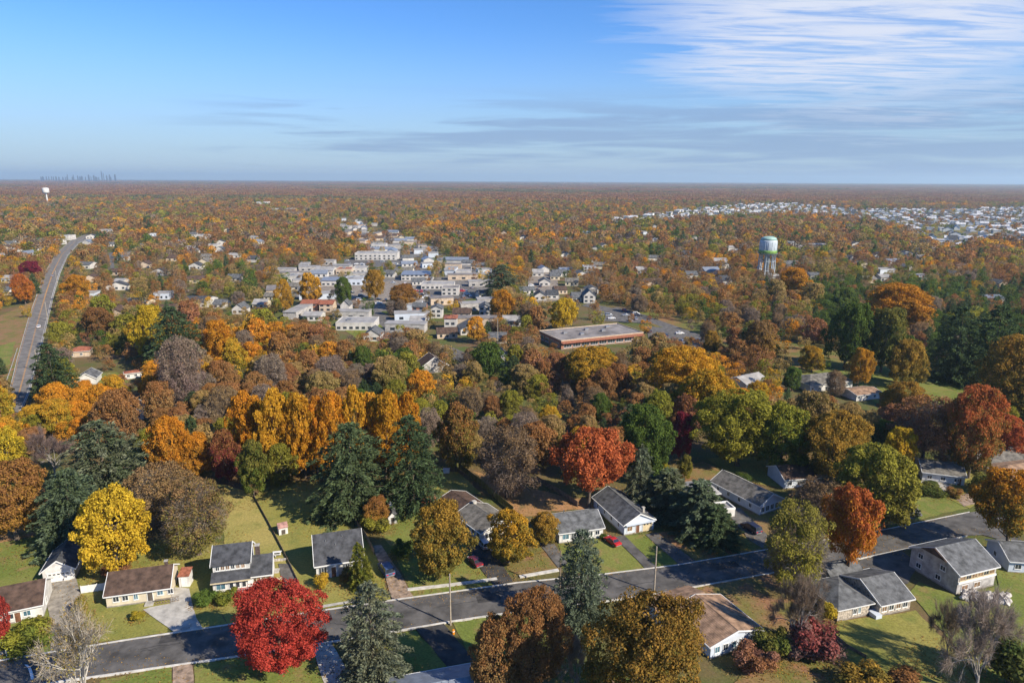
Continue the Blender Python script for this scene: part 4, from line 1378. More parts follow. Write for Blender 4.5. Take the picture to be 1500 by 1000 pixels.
OCC = []
CUT = (' with ', ' beside ', ' behind ', ' in ', ' at ', ' on ', ' right ', ' left ', ' near ', ' standing ', ' above ', ' among ', ' by ', ' below ', ' from ', ' next ', ' between ', ' further ', ' and ', ' joined ', ' under ', ' of ', ' against ', ' showing ', ' glimpsed ', ' turning ', ' facing ', ' set ', ' half ', ' second ', ' lying ', ' overhanging ', ' just ', ' far ', ' beyond ')


def short(label, n=5):
    i = min([label.find(c) for c in CUT if label.find(c) > 0] or [len(label)])
    return ' '.join(label[:i].split()[:n])


LAND = []       # named things to tell look-alikes apart by
_seen = {}
for o in list(COL.objects):
    if o.parent is None and 'label' in o and o.get('group') is None and o.get('kind') is None:
        LAND.append((o.location.x, o.location.y, short(o['label'], 4)))


def nearby(X, Y, far_word):
    d, nm = min((hypot(X - a, Y - b), n) for a, b, n in LAND)
    return ('right beside' if d < 16 else ('close to' if d < 32 else far_word)) + ' the ' + nm


def sizeword(s, a, b, words=('small', 'medium', 'large')):
    return words[0] if s < a else (words[1] if s < b else words[2])


n_individual = 0
for poly, cnt, sp, words, parts in HZONES:
    x0, x1 = min(p[0] for p in poly), max(p[0] for p in poly)
    y0, y1 = min(p[1] for p in poly), max(p[1] for p in poly)
    made = tries = 0
    while made < cnt and tries < 2500:
        tries += 1
        x, y = RT.uniform(x0, x1), RT.uniform(y0, y1)
        if not inside(x, y, poly):
            continue
        p = G(x, y)
        if any((p.x - b[5]) ** 2 + (p.y - b[6]) ** 2 < (b[7] + 9) ** 2 for b in BOXES) or any(inside(p.x, p.y, r) for r in ROADS):
            continue
        if any((p.x - q[0]) ** 2 + (p.y - q[1]) ** 2 < sp * sp for q in OCC):
            continue
        OCC.append((p.x, p.y))
        works = 'business' in words or 'works' in words
        k = RT.choice((4, 6, 7, 7, 8, 8, 8, 0, 5, 2)) if works else RT.choice((0, 0, 0, 1, 2, 2, 3, 3, 4, 5, 5, 6))
        rz = RT.choice((0.14, -0.05, 0.25)) + RT.choice((0, 0, pi / 2)) + RT.uniform(-0.08, 0.08)
        s = RT.uniform(0.9, 2.3) if works and k in (4, 6, 7, 8) else RT.uniform(0.8, 1.3)
        nm, wm, rm, wins = PROTO_H[k]
        lab, grp = f'{sizeword(s, 1.0, 1.2)} {nm} {nearby(p.x, p.y, "near")}', f'small houses {words}'
        if parts:
            e = empty('small_house', p, rz, lab, 'house', grp)
            e.scale = (s, RT.uniform(0.9, 1.2), RT.uniform(0.95, 1.15))
            for pn, me in [('wall', wm), ('roof', rm)] + [('window', q) for q in wins]:
                o = bpy.data.objects.new(pn, me)
                COL.objects.link(o)
                o.parent = e
        else:
            o = bpy.data.objects.new('small_house', FAR_H[k][1])
            COL.objects.link(o)
            o.location, o.rotation_euler = p, (0, 0, rz)
            o.scale = (s * 1.15, RT.uniform(0.9, 1.3), RT.uniform(0.95, 1.2))
            tag(o, lab, 'house', grp)
        c = 6 * s
        a, b = proj(p.x, p.y, 0), proj(p.x, p.y, 5.5)
        hw = 1000 * 6 * s / depth(p.x, p.y)
        BOXES.append((a[0] - hw, b[1], a[0] + hw, a[1], hypot(p.x, p.y), p.x, p.y, 6))
        made += 1
        n_individual += 1

# the dense pale suburb beyond the woods at the right: rows of houses along its streets
SUBURB = [(884, 325), (1000, 309), (1100, 300), (1160, 299), (1260, 308), (1380, 308), (1520, 304), (1520, 366), (1452, 354), (1412, 368), (1378, 366), (1330, 340), (1240, 322), (1120, 317), (1010, 325), (900, 330)]
SUB_H = []
for i_, (nm, me) in enumerate(FAR_H):
    mc = me.copy()
    mc.materials[0] = MATS['trim_white']
    if i_ not in (0, 3, 5):
        mc.materials[1] = MATS['roof_suburb']
    SUB_H.append(({1: 'white house with pale hipped roof', 4: 'white flat roofed house', 6: 'white house with pale gabled roof'}.get(i_, nm), mc))
sub = []
RS = random.Random(77)
ang = radians(-24)
ca, sa = cos(ang), sin(ang)
gx = np.array([G(x, y)[:2] for x, y in SUBURB])
cx0, cx1, cy0, cy1 = gx[:, 0].min(), gx[:, 0].max(), gx[:, 1].min(), gx[:, 1].max()
cen = ((cx0 + cx1) / 2, (cy0 + cy1) / 2)
for i in range(-110, 111):
    for j in range(-90, 91):
        if j % 4 == 3:
            continue
        u, v = i * 24.0 + RS.uniform(-3, 3), j * 29.0 + RS.uniform(-3, 3)
        X, Y = cen[0] + u * ca - v * sa, cen[1] + u * sa + v * ca
        if Y < 300:
            continue
        a = proj(X, Y, 0)
        if -40 < a[0] < 1540 and inside(a[0], a[1], SUBURB) and RS.random() < 0.72:
            sub.append((hypot(X, Y), X, Y))
sub.sort()
FAR_NAMES = ('white house with grey roof', 'white house with pale hipped roof', 'white gable house', 'pale flat house')
FAR_PICK = (0, 1, 3, 4, 1, 6)
SUB_GRP = 'houses of the dense pale suburb'
rest = []
quota = 300
for n, (d, X, Y) in enumerate(sub):
    k = RS.choice(FAR_PICK)
    rz = ang + RS.choice((0, pi / 2)) + RS.uniform(-0.05, 0.05)
    sc = (RS.uniform(0.95, 1.5), RS.uniform(0.95, 1.4), RS.uniform(1.1, 1.6))
    spx = proj(X, Y, 0)[0]
    szone = ('in the narrow tip' if spx < 1080 else ('in the middle' if spx < 1260 else ('before the straight street' if spx < 1400 else 'in the broad end')))
    if n < quota:
        o = bpy.data.objects.new('suburban_house', SUB_H[k][1])
        COL.objects.link(o)
        o.location, o.rotation_euler, o.scale = (X, Y, 0), (0, 0, rz), sc
        tag(o, f'{sizeword(sc[0], 1.13, 1.32)} {SUB_H[k][0]} {szone} of the pale suburb', 'house', SUB_GRP)
    else:
        rest.append((k, X, Y, rz, sc))
V, F, MI = [], [], []
sub_mats = []
for (k, X, Y, rz, sc) in rest:
    me = SUB_H[k][1]
    c, s = cos(rz), sin(rz)
    o = len(V)
    for q in me.vertices:
        x, y, z = q.co.x * sc[0], q.co.y * sc[1], q.co.z * sc[2]
        V.append((X + x * c - y * s, Y + x * s + y * c, z))
    for p in me.polygons:
        F.append(tuple(i + o for i in p.vertices))
        mt = me.materials[p.material_index]
        if mt not in sub_mats:
            sub_mats.append(mt)
        MI.append(sub_mats.index(mt))
if V:
    me = bpy.data.meshes.new('far_suburb')
    me.from_pydata(V, [], F)
    for mt in sub_mats:
        me.materials.append(mt)
    me.polygons.foreach_set('material_index', MI)
    o = bpy.data.objects.new('far_suburb', me)
    COL.objects.link(o)
    tag(o, 'farther houses of the dense pale suburb reading as one pale mass', 'suburb', None, 'stuff')
sheet('suburb_ground', P(*SUBURB), 0.15, 'park_ground')

# ------------------------------------------------------------------ water towers
p = G(1121, 409)
wt = empty('water_tower', p, 0.3, 'white water tower with aqua dome and green band on pale columns', 'water tower')
HT = height_for(p, 346)
RW = 12.6 * depth(p.x, p.y, HT) / 1000
zt = HT * 0.60
MB().lathe([(RW * .92, zt + 0.2), (RW * 0.97, zt + 0.6), (RW * 0.97, HT * 0.88), (RW * 0.93, HT * 0.915)], 28).build('tank', 'tank_white', wt, True)
MB().lathe([(RW * 0.935, HT * 0.916), (RW * 0.80, HT * 0.965), (RW * 0.5, HT * 0.99), (RW * 0.1, HT)], 28).build('dome', 'tank_aqua', wt, True)
MB().lathe([(RW * 1.0, zt + 0.3), (RW * 1.03, zt + 0.4), (RW * 1.03, zt + 3.0), (RW * 1.0, zt + 3.1)], 28).build('green_band', 'tank_green', wt, True)
bal = MB().lathe([(RW * 1.12, zt + 0.05), (RW * 1.12, zt + 0.25)], 28).build('walkway', 'metal_grey', wt)
for k in range(20):
    a = 2 * pi * k / 20
    MB().tube([(RW * 1.1 * cos(a), RW * 1.1 * sin(a), zt + 0.25), (RW * 1.1 * cos(a), RW * 1.1 * sin(a), zt + 1.35)], 0.06, 5).build('rail_post', 'metal_grey', bal)
for k in range(16):
    a = 2 * pi * (k + .5) / 16
    m = MB().tube([(RW * 0.975 * cos(a), RW * 0.975 * sin(a), zt + 3.2), (RW * 0.975 * cos(a), RW * 0.975 * sin(a), HT * 0.87)], 0.14, 5)
    m.build('tank_rib', 'tank_white', wt)
MB().lathe([(RW * 0.30, 0), (RW * 0.30, zt * 0.92), (RW * 0.9, zt)], 20).build('riser_pipe', 'tank_white', wt, True)
for k in range(8):
    a = 2 * pi * k / 8
    lg = MB().tube([(RW * 0.95 * cos(a), RW * 0.95 * sin(a), 0), (RW * 0.88 * cos(a), RW * 0.88 * sin(a), zt + 0.2)], 0.5, 8).build('leg', 'tank_white', wt, True)
    b = 2 * pi * (k + 1) / 8
    for z in (zt * 0.36, zt * 0.72):
        MB().tube([(RW * 0.92 * cos(a), RW * 0.92 * sin(a), z), (RW * 0.92 * cos(b), RW * 0.92 * sin(b), z)], 0.2, 5).build('strut', 'tank_white', lg)
    MB().tube([(RW * 0.95 * cos(a), RW * 0.95 * sin(a), 0.6), (RW * 0.92 * cos(b), RW * 0.92 * sin(b), zt * 0.36)], 0.12, 5).build('brace', 'tank_white', lg)
BOXES.append((1102, 344, 1137, 410, hypot(p.x, p.y), p.x, p.y, RW))
BOXES.append((1102, 344, 1137, 380, hypot(p.x, p.y) + 5, p.x, p.y, RW))

p = G(70, 300)
wt = empty('water_tank', p, 0, 'distant white water tank on a single stem above the woods', 'water tower')
HT = height_for(p, 275)
RW = 4.4 * depth(p.x, p.y, HT) / 1000
MB().lathe([(RW * 0.3, HT * .66), (RW * .9, HT * 0.70), (RW, HT * .74), (RW, HT * .94), (RW * .9, HT * .98), (RW * .3, HT)], 24).build('tank', 'wall_white', wt, True)
MB().lathe([(RW * 0.5, 0), (RW * 0.26, HT * 0.1), (RW * 0.22, HT * 0.6), (RW * .32, HT * 0.659)], 16).build('stem', 'wall_white', wt, True)
BOXES.append((64, 272, 77, 300, hypot(p.x, p.y), p.x, p.y, RW))

# ------------------------------------------------------------------ skyline on the horizon
RK = random.Random(9)
for i in range(34):
    px = 64 + i * 3.3 + RK.uniform(-2.6, 2.6)
    Y = RK.uniform(12500, 13600)
    g0 = G(px, 285)
    X = g0.x / g0.y * Y
    h = 85 + RK.choice((10, 16, 14, 22, 18, 30, 42, 60)) * RK.uniform(0.6, 1.3)
    if i in (27, 28):
        h = 85 + (120 if i == 27 else 86)
    w = RK.uniform(10, 24)
    e = empty('skyscraper', (X, Y, 0), 0.3, 'tallest spired tower of the distant city skyline' if i == 27 else ('second tallest slab of the distant city skyline' if i == 28 else 'slim blue grey tower of the distant city skyline'), 'skyscraper', None if i in (27, 28) else 'towers of the distant skyline')
    MB().box(-w / 2, w / 2, -w / 2, w / 2, 0, h * 0.84).build('shaft', 'tower_blue', e)
    MB().box(-w / 3, w / 3, -w / 3, w / 3, h * 0.84, h * 0.96).build('setback', 'tower_blue', e)
    MB().lathe([(w / 7, h * .96), (w / 16, h * 1.02 if i != 27 else h * 1.12)], 6).build('mast', 'tower_blue', e)

# ------------------------------------------------------------------ cars
def car_parts(kind):
    """meshes of one car, 4.6 m long, nose at +x"""
    hL, hW = (2.35, 0.90) if kind != 'van' else (2.5, 0.96)
    if kind == 'sedan':
        lower = [(-hL, .38), (-hL, .82), (-hL + .15, .92), (-1.45, .98), (1.15, .95), (2.0, .84), (hL, .66), (hL, .34), (1.9, .24), (-1.9, .24)]
        cab = [(-1.55, .97), (-.95, 1.40), (.25, 1.42), (1.10, .95)]
    else:
        lower = [(-hL, .40), (-hL, .95), (-hL + .1, 1.05), (-1.2, 1.08), (1.35, 1.05), (2.2, .92), (hL, .70), (hL, .36), (2.0, .26), (-2.0, .26)]
        cab = [(-hL + .08, 1.06), (-hL + .35, 1.74), (.35, 1.76), (1.45, 1.04)]
    body = MB().prism(lower, -hW, hW, 'y')
    roof = MB()
    a, b = cab[1], cab[2]
    roof.add([(a[0] + .03, -hW + .17, a[1] + .004), (b[0] - .03, -hW + .17, b[1] + .004), (b[0] - .03, hW - .17, b[1] + .004), (a[0] + .03, hW - .17, a[1] + .004),
              (a[0] + .12, -hW + .24, a[1] + .06), (b[0] - .12, -hW + .24, b[1] + .06), (b[0] - .12, hW - .24, b[1] + .06), (a[0] + .12, hW - .24, a[1] + .06)],
             [(0, 3, 2, 1), (4, 5, 6, 7), (0, 1, 5, 4), (1, 2, 6, 5), (2, 3, 7, 6), (3, 0, 4, 7)])
    glass = MB()
    v = []
    for sgn in (-1, 1):
        for i, (x, z) in enumerate(cab):
            v.append((x, sgn * (hW - (.05 if i in (0, 3) else .16)), z))
    glass.add(v, [(3, 2, 1, 0), (4, 5, 6, 7), (0, 1, 5, 4), (1, 2, 6, 5), (2, 3, 7, 6), (3, 0, 4, 7)])
    wheel = MB()
    wheel.prism([(.33 * cos(2 * pi * k / 14), .33 + .33 * sin(2 * pi * k / 14)) for k in range(14)], -.11, .11, 'y')
    rim = MB().prism([(.19 * cos(2 * pi * k / 10), .33 + .19 * sin(2 * pi * k / 10)) for k in range(10)], -.125, .125, 'y')
    lamp = MB().box(-.04, .04, -.2, .2, -.09, .09)
    pil = MB()
    for sgn in (-1, 1):
        for (p, q) in ((0, 1), (3, 2)):
            pil.tube([(cab[p][0], sgn * (hW - .05), cab[p][1]), (cab[q][0], sgn * (hW - .155), cab[q][1])], .05, 4)
        xm = (cab[1][0] + cab[2][0]) / 2
        pil.tube([(xm, sgn * (hW - .045), cab[0][1]), (xm, sgn * (hW - .15), cab[1][1])], .05, 4)
    return hL, hW, body, roof, glass, wheel, rim, lamp, pil, lower


CAR_CACHE = {}


def car(kind, paint, loc, rz, label, group=None, name='parked_car', scale=1.0):
    if (kind, paint) not in CAR_CACHE:
        hL, hW, body, roof, glass, wheel, rim, lamp, pil, lower = car_parts(kind)
        CAR_CACHE[kind, paint] = (hL, hW, lower, body.mesh('body', paint), roof.mesh('roof', paint), glass.mesh('window_glass', 'glass'), wheel.mesh('wheel', 'tyre'), rim.mesh('rim', 'rim'), lamp.mesh('headlight', 'lamp_clear'), lamp.mesh('tail_light', 'lamp_red'), pil.mesh('pillars', paint), MB().box(-.05, .05, -.75, .75, -.09, .09).mesh('bumper', 'metal_grey'))
    hL, hW, lower, body, roof, glass, wheel, rim, hl, tl, pil, bump = CAR_CACHE[kind, paint]
    e = empty(name, loc, rz, label, 'car', group)
    e.scale = (scale,) * 3

    def ch(nm, me, par=e, at=(0, 0, 0)):
        o = bpy.data.objects.new(nm, me)
        COL.objects.link(o)
        o.parent = par
        o.location = at
        return o
    ch('body', body)
    ch('roof', roof)
    ch('window_glass', glass)
    ch('window_pillars', pil)
    for x in (-1.4, 1.45):
        for y in (-hW + .06, hW - .06):
            w_ = ch('wheel', wheel, e, (x, y, 0))
            ch('rim', rim, w_)
    for y in (-.62, .62):
        ch('headlight', hl, e, (hL - .02, y, .62))
        ch('tail_light', tl, e, (-hL + .01, y, .78))
    ch('bumper', bump, e, (hL + .01, 0, .42))
    ch('bumper', bump, e, (-hL - .01, 0, .44))
    return e


def heading(a, b):
    A, B = G(*a), G(*b)
    return atan2(B.y - A.y, B.x - A.x)


zc = 0.21
def on(px, py):
    q = G(px, py)
    q.z = zc
    return q


car('van', 'car_blue', on(566, 838), heading((580, 856), (554, 818)), 'blue minivan with red tail lights on the brown paved drive', name='minivan', scale=1.15)
car('sedan', 'car_maroon', on(696, 826), heading((710, 838), (684, 812)), 'dark red car on the asphalt drive beside the round olive tree')
car('van', 'car_silver', on(708, 800), heading((720, 815), (700, 790)), 'silver van parked near the long house', name='parked_van')
car('sedan', 'car_white', on(730, 813), heading((744, 826), (718, 802)), 'white car half under the round golden tree')
car('sedan', 'car_red', on(897, 796), heading((908, 804), (886, 789)), 'bright red car at the top of the drive between grey roofed houses')
car('van', 'car_navy', on(1100, 777), heading((1118, 787), (1086, 767)), 'navy car on the drive of the pale blue white house', scale=1.1)

RC = random.Random(3)
CZ = [([(875, 456), (905, 452), (946, 464), (943, 472), (882, 468)], 8, 'in the car park behind the brick shop block'),
      ([(948, 480), (998, 484), (1032, 501), (1026, 515), (958, 510)], 9, 'in the car park beside the brick shop block'),
      ([(508, 382), (588, 378), (596, 391), (504, 396)], 12, 'in front of the long white warehouse'),
      ([(455, 414), (598, 414), (634, 438), (562, 450), (474, 438)], 22, 'in the gravel yards of the business district'),
      ([(602, 425), (688, 420), (712, 431), (642, 444)], 14, 'in the car park below the shop row'),
      ([(718, 521), (735, 513), (754, 528), (742, 537)], 4, 'at the left end of the brick shop block'),
      ([(778, 402), (812, 398), (816, 438), (774, 443)], 6, 'on the lane of white cottages')]
carocc = []
for poly, cnt, words in CZ:
    x0, x1 = min(q[0] for q in poly), max(q[0] for q in poly)
    y0, y1 = min(q[1] for q in poly), max(q[1] for q in poly)
    made = tries = 0
    while made < cnt and tries < 600:
        tries += 1
        x, y = RC.uniform(x0, x1), RC.uniform(y0, y1)
        if not inside(x, y, poly):
            continue
        q = on(x, y)
        if any((q.x - c[0]) ** 2 + (q.y - c[1]) ** 2 < 30 for c in carocc) or any((q.x - b[5]) ** 2 + (q.y - b[6]) ** 2 < (b[7] + 3) ** 2 for b in BOXES):
            continue
        carocc.append((q.x, q.y))
        pt, wd = RC.choice((('car_white', 'white'), ('car_white', 'white'), ('car_silver', 'silver'), ('car_black', 'black'), ('car_navy', 'navy'), ('car_red', 'red')))
        kd = RC.choice(('sedan', 'van'))
        car(kd, pt, q, RC.choice((0.15, 1.7)) + RC.uniform(-.1, .1), f'{wd} {"tall" if kd == "van" else "low"} car {words}', f'cars {words}')
        made += 1
# two cars on the highway
for (px, py, pt, wd) in ((57, 480, 'car_white', 'white'), (77, 405, 'car_silver', 'silver')):
    q = G(px, py)
    q.z = 0.225
    car('sedan', pt, q, heading((px, py), (px + 12, py - 50)), f'{wd} car driving on the highway', name='moving_car')

# ------------------------------------------------------------------ poles, fences and small things
def utility_pole(px, py, ytop, label, arm=True, material='wood_pole'):
    q = G(px, py)
    h = height_for(q, ytop)
    e = empty('utility_pole', q, heading((0, 969), (400, 906)) + pi / 2, label, 'pole', None)
    MB().tube([(0, 0, 0), (0, 0, h * .5), (0, 0, h)], [.19, .165, .13], 10).build('shaft', material, e)
    if arm:
        a = MB().box(-.9, .9, -.07, .07, h - .55, h - .42).build('crossarm', material, e)
        for x in (-.8, 0.35, .8):
            MB().lathe([(.06, h - .42), (.08, h - .3), (.03, h - .22)], 8, x, 0).build('insulator', 'concrete', a)
        MB().lathe([(.05, h - 1.9), (.22, h - 1.85), (.22, h - 1.1), (.05, h - 1.05)], 10, .36, 0).build('transformer', 'metal_grey', e)
    return e


utility_pole(660, 915, 840, 'pale wooden utility pole at the kerb beside the dark driveway mouth', False)
utility_pole(958, 868, 800, 'wooden utility pole at the kerb opposite the paired asphalt drives', False)
utility_pole(820, 864, 806, 'dark wooden utility pole close to the blue green street conifer', False, 'wood_fence')
utility_pole(729, 512, 466, 'utility pole in front of the town by the brick shop block', True)
for (px, py, yt, lb) in ((56, 545, 512, 'lower roadside pole on the right of the highway'), (70, 470, 442, 'roadside pole midway along the right of the highway'), (84, 418, 396, 'roadside pole near the bend of the highway')):
    utility_pole(px, py, yt, lb, True)

q = G(10, 961)
sg = empty('street_sign', q, 0.1, 'white post with a small name board at the street corner', 'sign')
MB().tube([(0, 0, 0), (0, 0, 3.2)], .09, 8).build('post', 'trim_white', sg)
MB().box(-.5, .5, -.03, .03, 2.75, 3.1).build('board', 'trim_white', sg)
q = G(664, 928)
hb = empty('marker_drum', q, 0, 'orange marker drum beside the dark driveway', 'drum')
MB().lathe([(.30, 0), (.32, .05), (.28, .5), (.24, .95), (.18, 1.0)], 14).build('body', 'lamp_amber', hb, True)
MB().lathe([(.275, .55), (.268, .72)], 14).build('band', 'paint_white', hb)


def fence_line(name, label, pxs, h, material, post='wood_fence', step=2.4, boards=True, cat='fence'):
    pts = densify(P(*pxs), step)
    e = empty(name, pts[0], 0, label, cat)
    o = pts[0]
    for i, a in enumerate(pts):
        p_ = a - o
        MB().box(p_.x - .06, p_.x + .06, p_.y - .06, p_.y + .06, 0, h + .08).build('post', post, e)
    for a, b in zip(pts, pts[1:]):
        d = (b - a)
        n = d.normalized().cross(Vector((0, 0, 1))) * .025
        a_, b_ = a - o, b - o
        g = d.normalized() * .065
        v = []
        for z in (.08, h):
            for q_ in (a_ + g - n, b_ - g - n, b_ - g + n, a_ + g + n):
                v.append((q_.x, q_.y, z))
        MB().add(v, [(0, 3, 2, 1), (4, 5, 6, 7), (0, 1, 5, 4), (1, 2, 6, 5), (2, 3, 7, 6), (3, 0, 4, 7)]).build('panel', material, e)
    return e


fence_line('board_fence', 'dark board fence running down between the straw and the green lawns', [(372, 728), (392, 764), (414, 806), (441, 862)], 0.7, 'wood_fence')
fence_line('board_fence', 'dark board fence along the right side of the large lawn', [(492, 722), (518, 762), (536, 788), (548, 812)], 1.5, 'wood_fence')
fence_line('board_fence', 'tall yellow green board fence behind the long house', [(672, 686), (700, 708), (730, 734), (752, 752)], 2.0, 'hedge_fence')
fence_line('board_fence', 'dark board fence behind the brown bare yard', [(786, 704), (806, 716), (832, 732), (846, 742)], 1.6, 'wood_fence')
fence_line('board_fence', 'low dark fence beside the striped lawn', [(1222, 932), (1240, 948), (1268, 964)], 0.8, 'wood_fence')
for (a, b, lb) in (((37, 526), (8, 572), 'white guard rail on the left verge of the highway'),):
    pts = densify(P((26, 512), (17, 540), (8, 566)), 4)
    e = empty('guard_rail', pts[0], 0, lb, 'guard rail')
    o = pts[0]
    for a_ in pts:
        q = a_ - o
        MB().box(q.x - .07, q.x + .07, q.y - .07, q.y + .07, 0, .85).build('post', 'metal_grey', e)
    for a_, b_ in zip(pts, pts[1:]):
        p_, q = a_ - o, b_ - o
        MB().add([(p_.x - .1, p_.y, .5), (q.x - .1, q.y, .5), (q.x - .1, q.y, .85), (p_.x - .1, p_.y, .85), (p_.x - .16, p_.y, .5), (q.x - .16, q.y, .5), (q.x - .16, q.y, .85), (p_.x - .16, p_.y, .85)],
                 [(0, 1, 2, 3), (7, 6, 5, 4), (3, 2, 6, 7), (0, 4, 5, 1)]).build('rail', 'trim_white', e)

# garden furniture beside the wing of the two-storey house
q = G(406, 812)
pt = empty('picnic_table', q, 0.2, 'white picnic table on the grass behind the asphalt pad', 'table')
MB().box(-.95, .95, -.38, .38, .70, .76).build('table_top', 'trim_white', pt)
for s_ in (-1, 1):
    MB().box(-.95, .95, s_ * .75 - .14, s_ * .75 + .14, .42, .47).build('seat', 'trim_white', pt)
    MB().box(s_ * .7 - .05, s_ * .7 + .05, -.8, .8, .30, .41).build('crosspiece', 'trim_white', pt)
    MB().box(s_ * .7 - .05, s_ * .7 + .05, -.3, -.2, 0, .69).build('leg', 'trim_white', pt)
    MB().box(s_ * .7 - .05, s_ * .7 + .05, .2, .3, 0, .69).build('leg', 'trim_white', pt)
q = G(408, 852)
sb = empty('storage_bench', q, 0.15, 'yellow storage chest on the asphalt pad', 'chest')
MB().box(-.85, .85, -.4, .4, .2, .75).build('body', 'yellow_plastic', sb)
MB().box(-.9, .9, -.45, .45, .753, .84).build('lid', 'trim_tan', sb)
q = G(402, 838)
sb = empty('stone_slab', q, 0.15, 'pale concrete slab step beside the wing', 'slab')
MB().box(-1.0, 1.0, -.45, .45, 0.0, .22).build('tread', 'concrete', sb)
MB().box(-1.0, 1.0, .453, 1.0, 0.0, .40).build('riser', 'concrete', sb)
q = G(395, 822)
sb = empty('low_wall', q, 0.15, 'short pale stone wall beside the asphalt pad', 'wall')
for k in range(6):
    MB().box(k * .62, k * .62 + .58, -.2 + R0.uniform(-.04, .04), .2, 0.0, R0.uniform(.42, .55)).build('stone', 'stone_pale', sb)

# blue pool cover in the parkland
q = G(1380, 602)
pc = empty('garden_pool', q, 0, 'round garden pool with bright blue cover in the parkland', 'pool')
MB().lathe([(3.0, 0), (3.05, 1.1), (2.9, 1.12)], 20).build('wall', 'wall_blue_white', pc)
MB().lathe([(2.88, 1.125), (1.5, 1.2), (.1, 1.22)], 20).build('cover', 'pool_blue', pc)

# pale rubble bank below the tall grey house: every boulder an object
RB = random.Random(21)
bk = empty('rubble_bank', G(1440, 873), 0, 'bank of pale broken boulders below the tall grey house', 'rubble')
bo = G(1440, 873)
stones = []
for k in range(7):
    n = 10
    v = []
    m = MB()
    prof = [(RB.uniform(.15, .3), -.45), (RB.uniform(.5, .7), -.25), (RB.uniform(.6, .8), .1), (RB.uniform(.3, .5), .42), (.08, .55)]
    m.lathe(prof, 7)
    m.v = [(x * RB.uniform(.75, 1.2), y * RB.uniform(.75, 1.2), z * RB.uniform(.8, 1.15)) for x, y, z in m.v]
    stones.append(m.mesh('boulder', 'stone_pale'))
for k in range(150):
    t = RB.random()
    base = G(1408 + 70 * t, 872 + 6 * t + RB.uniform(-6, 8))
    o = bpy.data.objects.new('boulder', RB.choice(stones))
    COL.objects.link(o)
    o.parent = bk
    o.location = (base.x - bo.x, base.y - bo.y, RB.uniform(.15, .7))
    o.rotation_euler = (RB.uniform(0, 6), RB.uniform(0, 6), RB.uniform(0, 6))
    s_ = RB.uniform(.45, 1.15)
    o.scale = (s_, s_ * RB.uniform(.7, 1.2), s_ * .8)

# ------------------------------------------------------------------ trees: crowns of leaf faces on limbed trunks
NP = np.random.default_rng(4)


def unit(v):
    return v / np.maximum(1e-9, np.linalg.norm(v, axis=1, keepdims=True))


def leaf_mesh(name, Pp, Nn, ln, wd, leaf, clump, material, rng, tang=None):
    """one diamond-shaped face for each leaf spray"""
    n = len(Pp)
    Nn = unit(Nn)
    T = unit(np.cross(Nn, rng.normal(size=(n, 3)))) if tang is None else unit(tang)
    B = unit(np.cross(Nn, T))
    ln = np.asarray(ln)[:, None] / 2
    wd = np.asarray(wd)[:, None] / 2
    bend = Nn * ln * 0.25
    V = np.stack([Pp - T * ln - bend, Pp - B * wd + bend * 0.5, Pp + T * ln - bend, Pp + B * wd + bend * 0.5], 1).reshape(-1, 3)
    me = bpy.data.meshes.new(name)
    me.vertices.add(4 * n)
    me.vertices.foreach_set('co', V.astype(np.float32).ravel())
    me.loops.add(4 * n)
    me.loops.foreach_set('vertex_index', np.arange(4 * n, dtype=np.int32))
    me.polygons.add(n)
    me.polygons.foreach_set('loop_start', np.arange(0, 4 * n, 4, dtype=np.int32))
    me.polygons.foreach_set('loop_total', np.full(n, 4, dtype=np.int32))
    for nm, arr in (('leaf', leaf), ('clump', clump)):
        a = me.attributes.new(nm, 'FLOAT', 'FACE')
        a.data.foreach_set('value', np.clip(arr, 0, 1).astype(np.float32))
    me.materials.append(MATS[material])
    me.update(calc_edges=True)
    return me


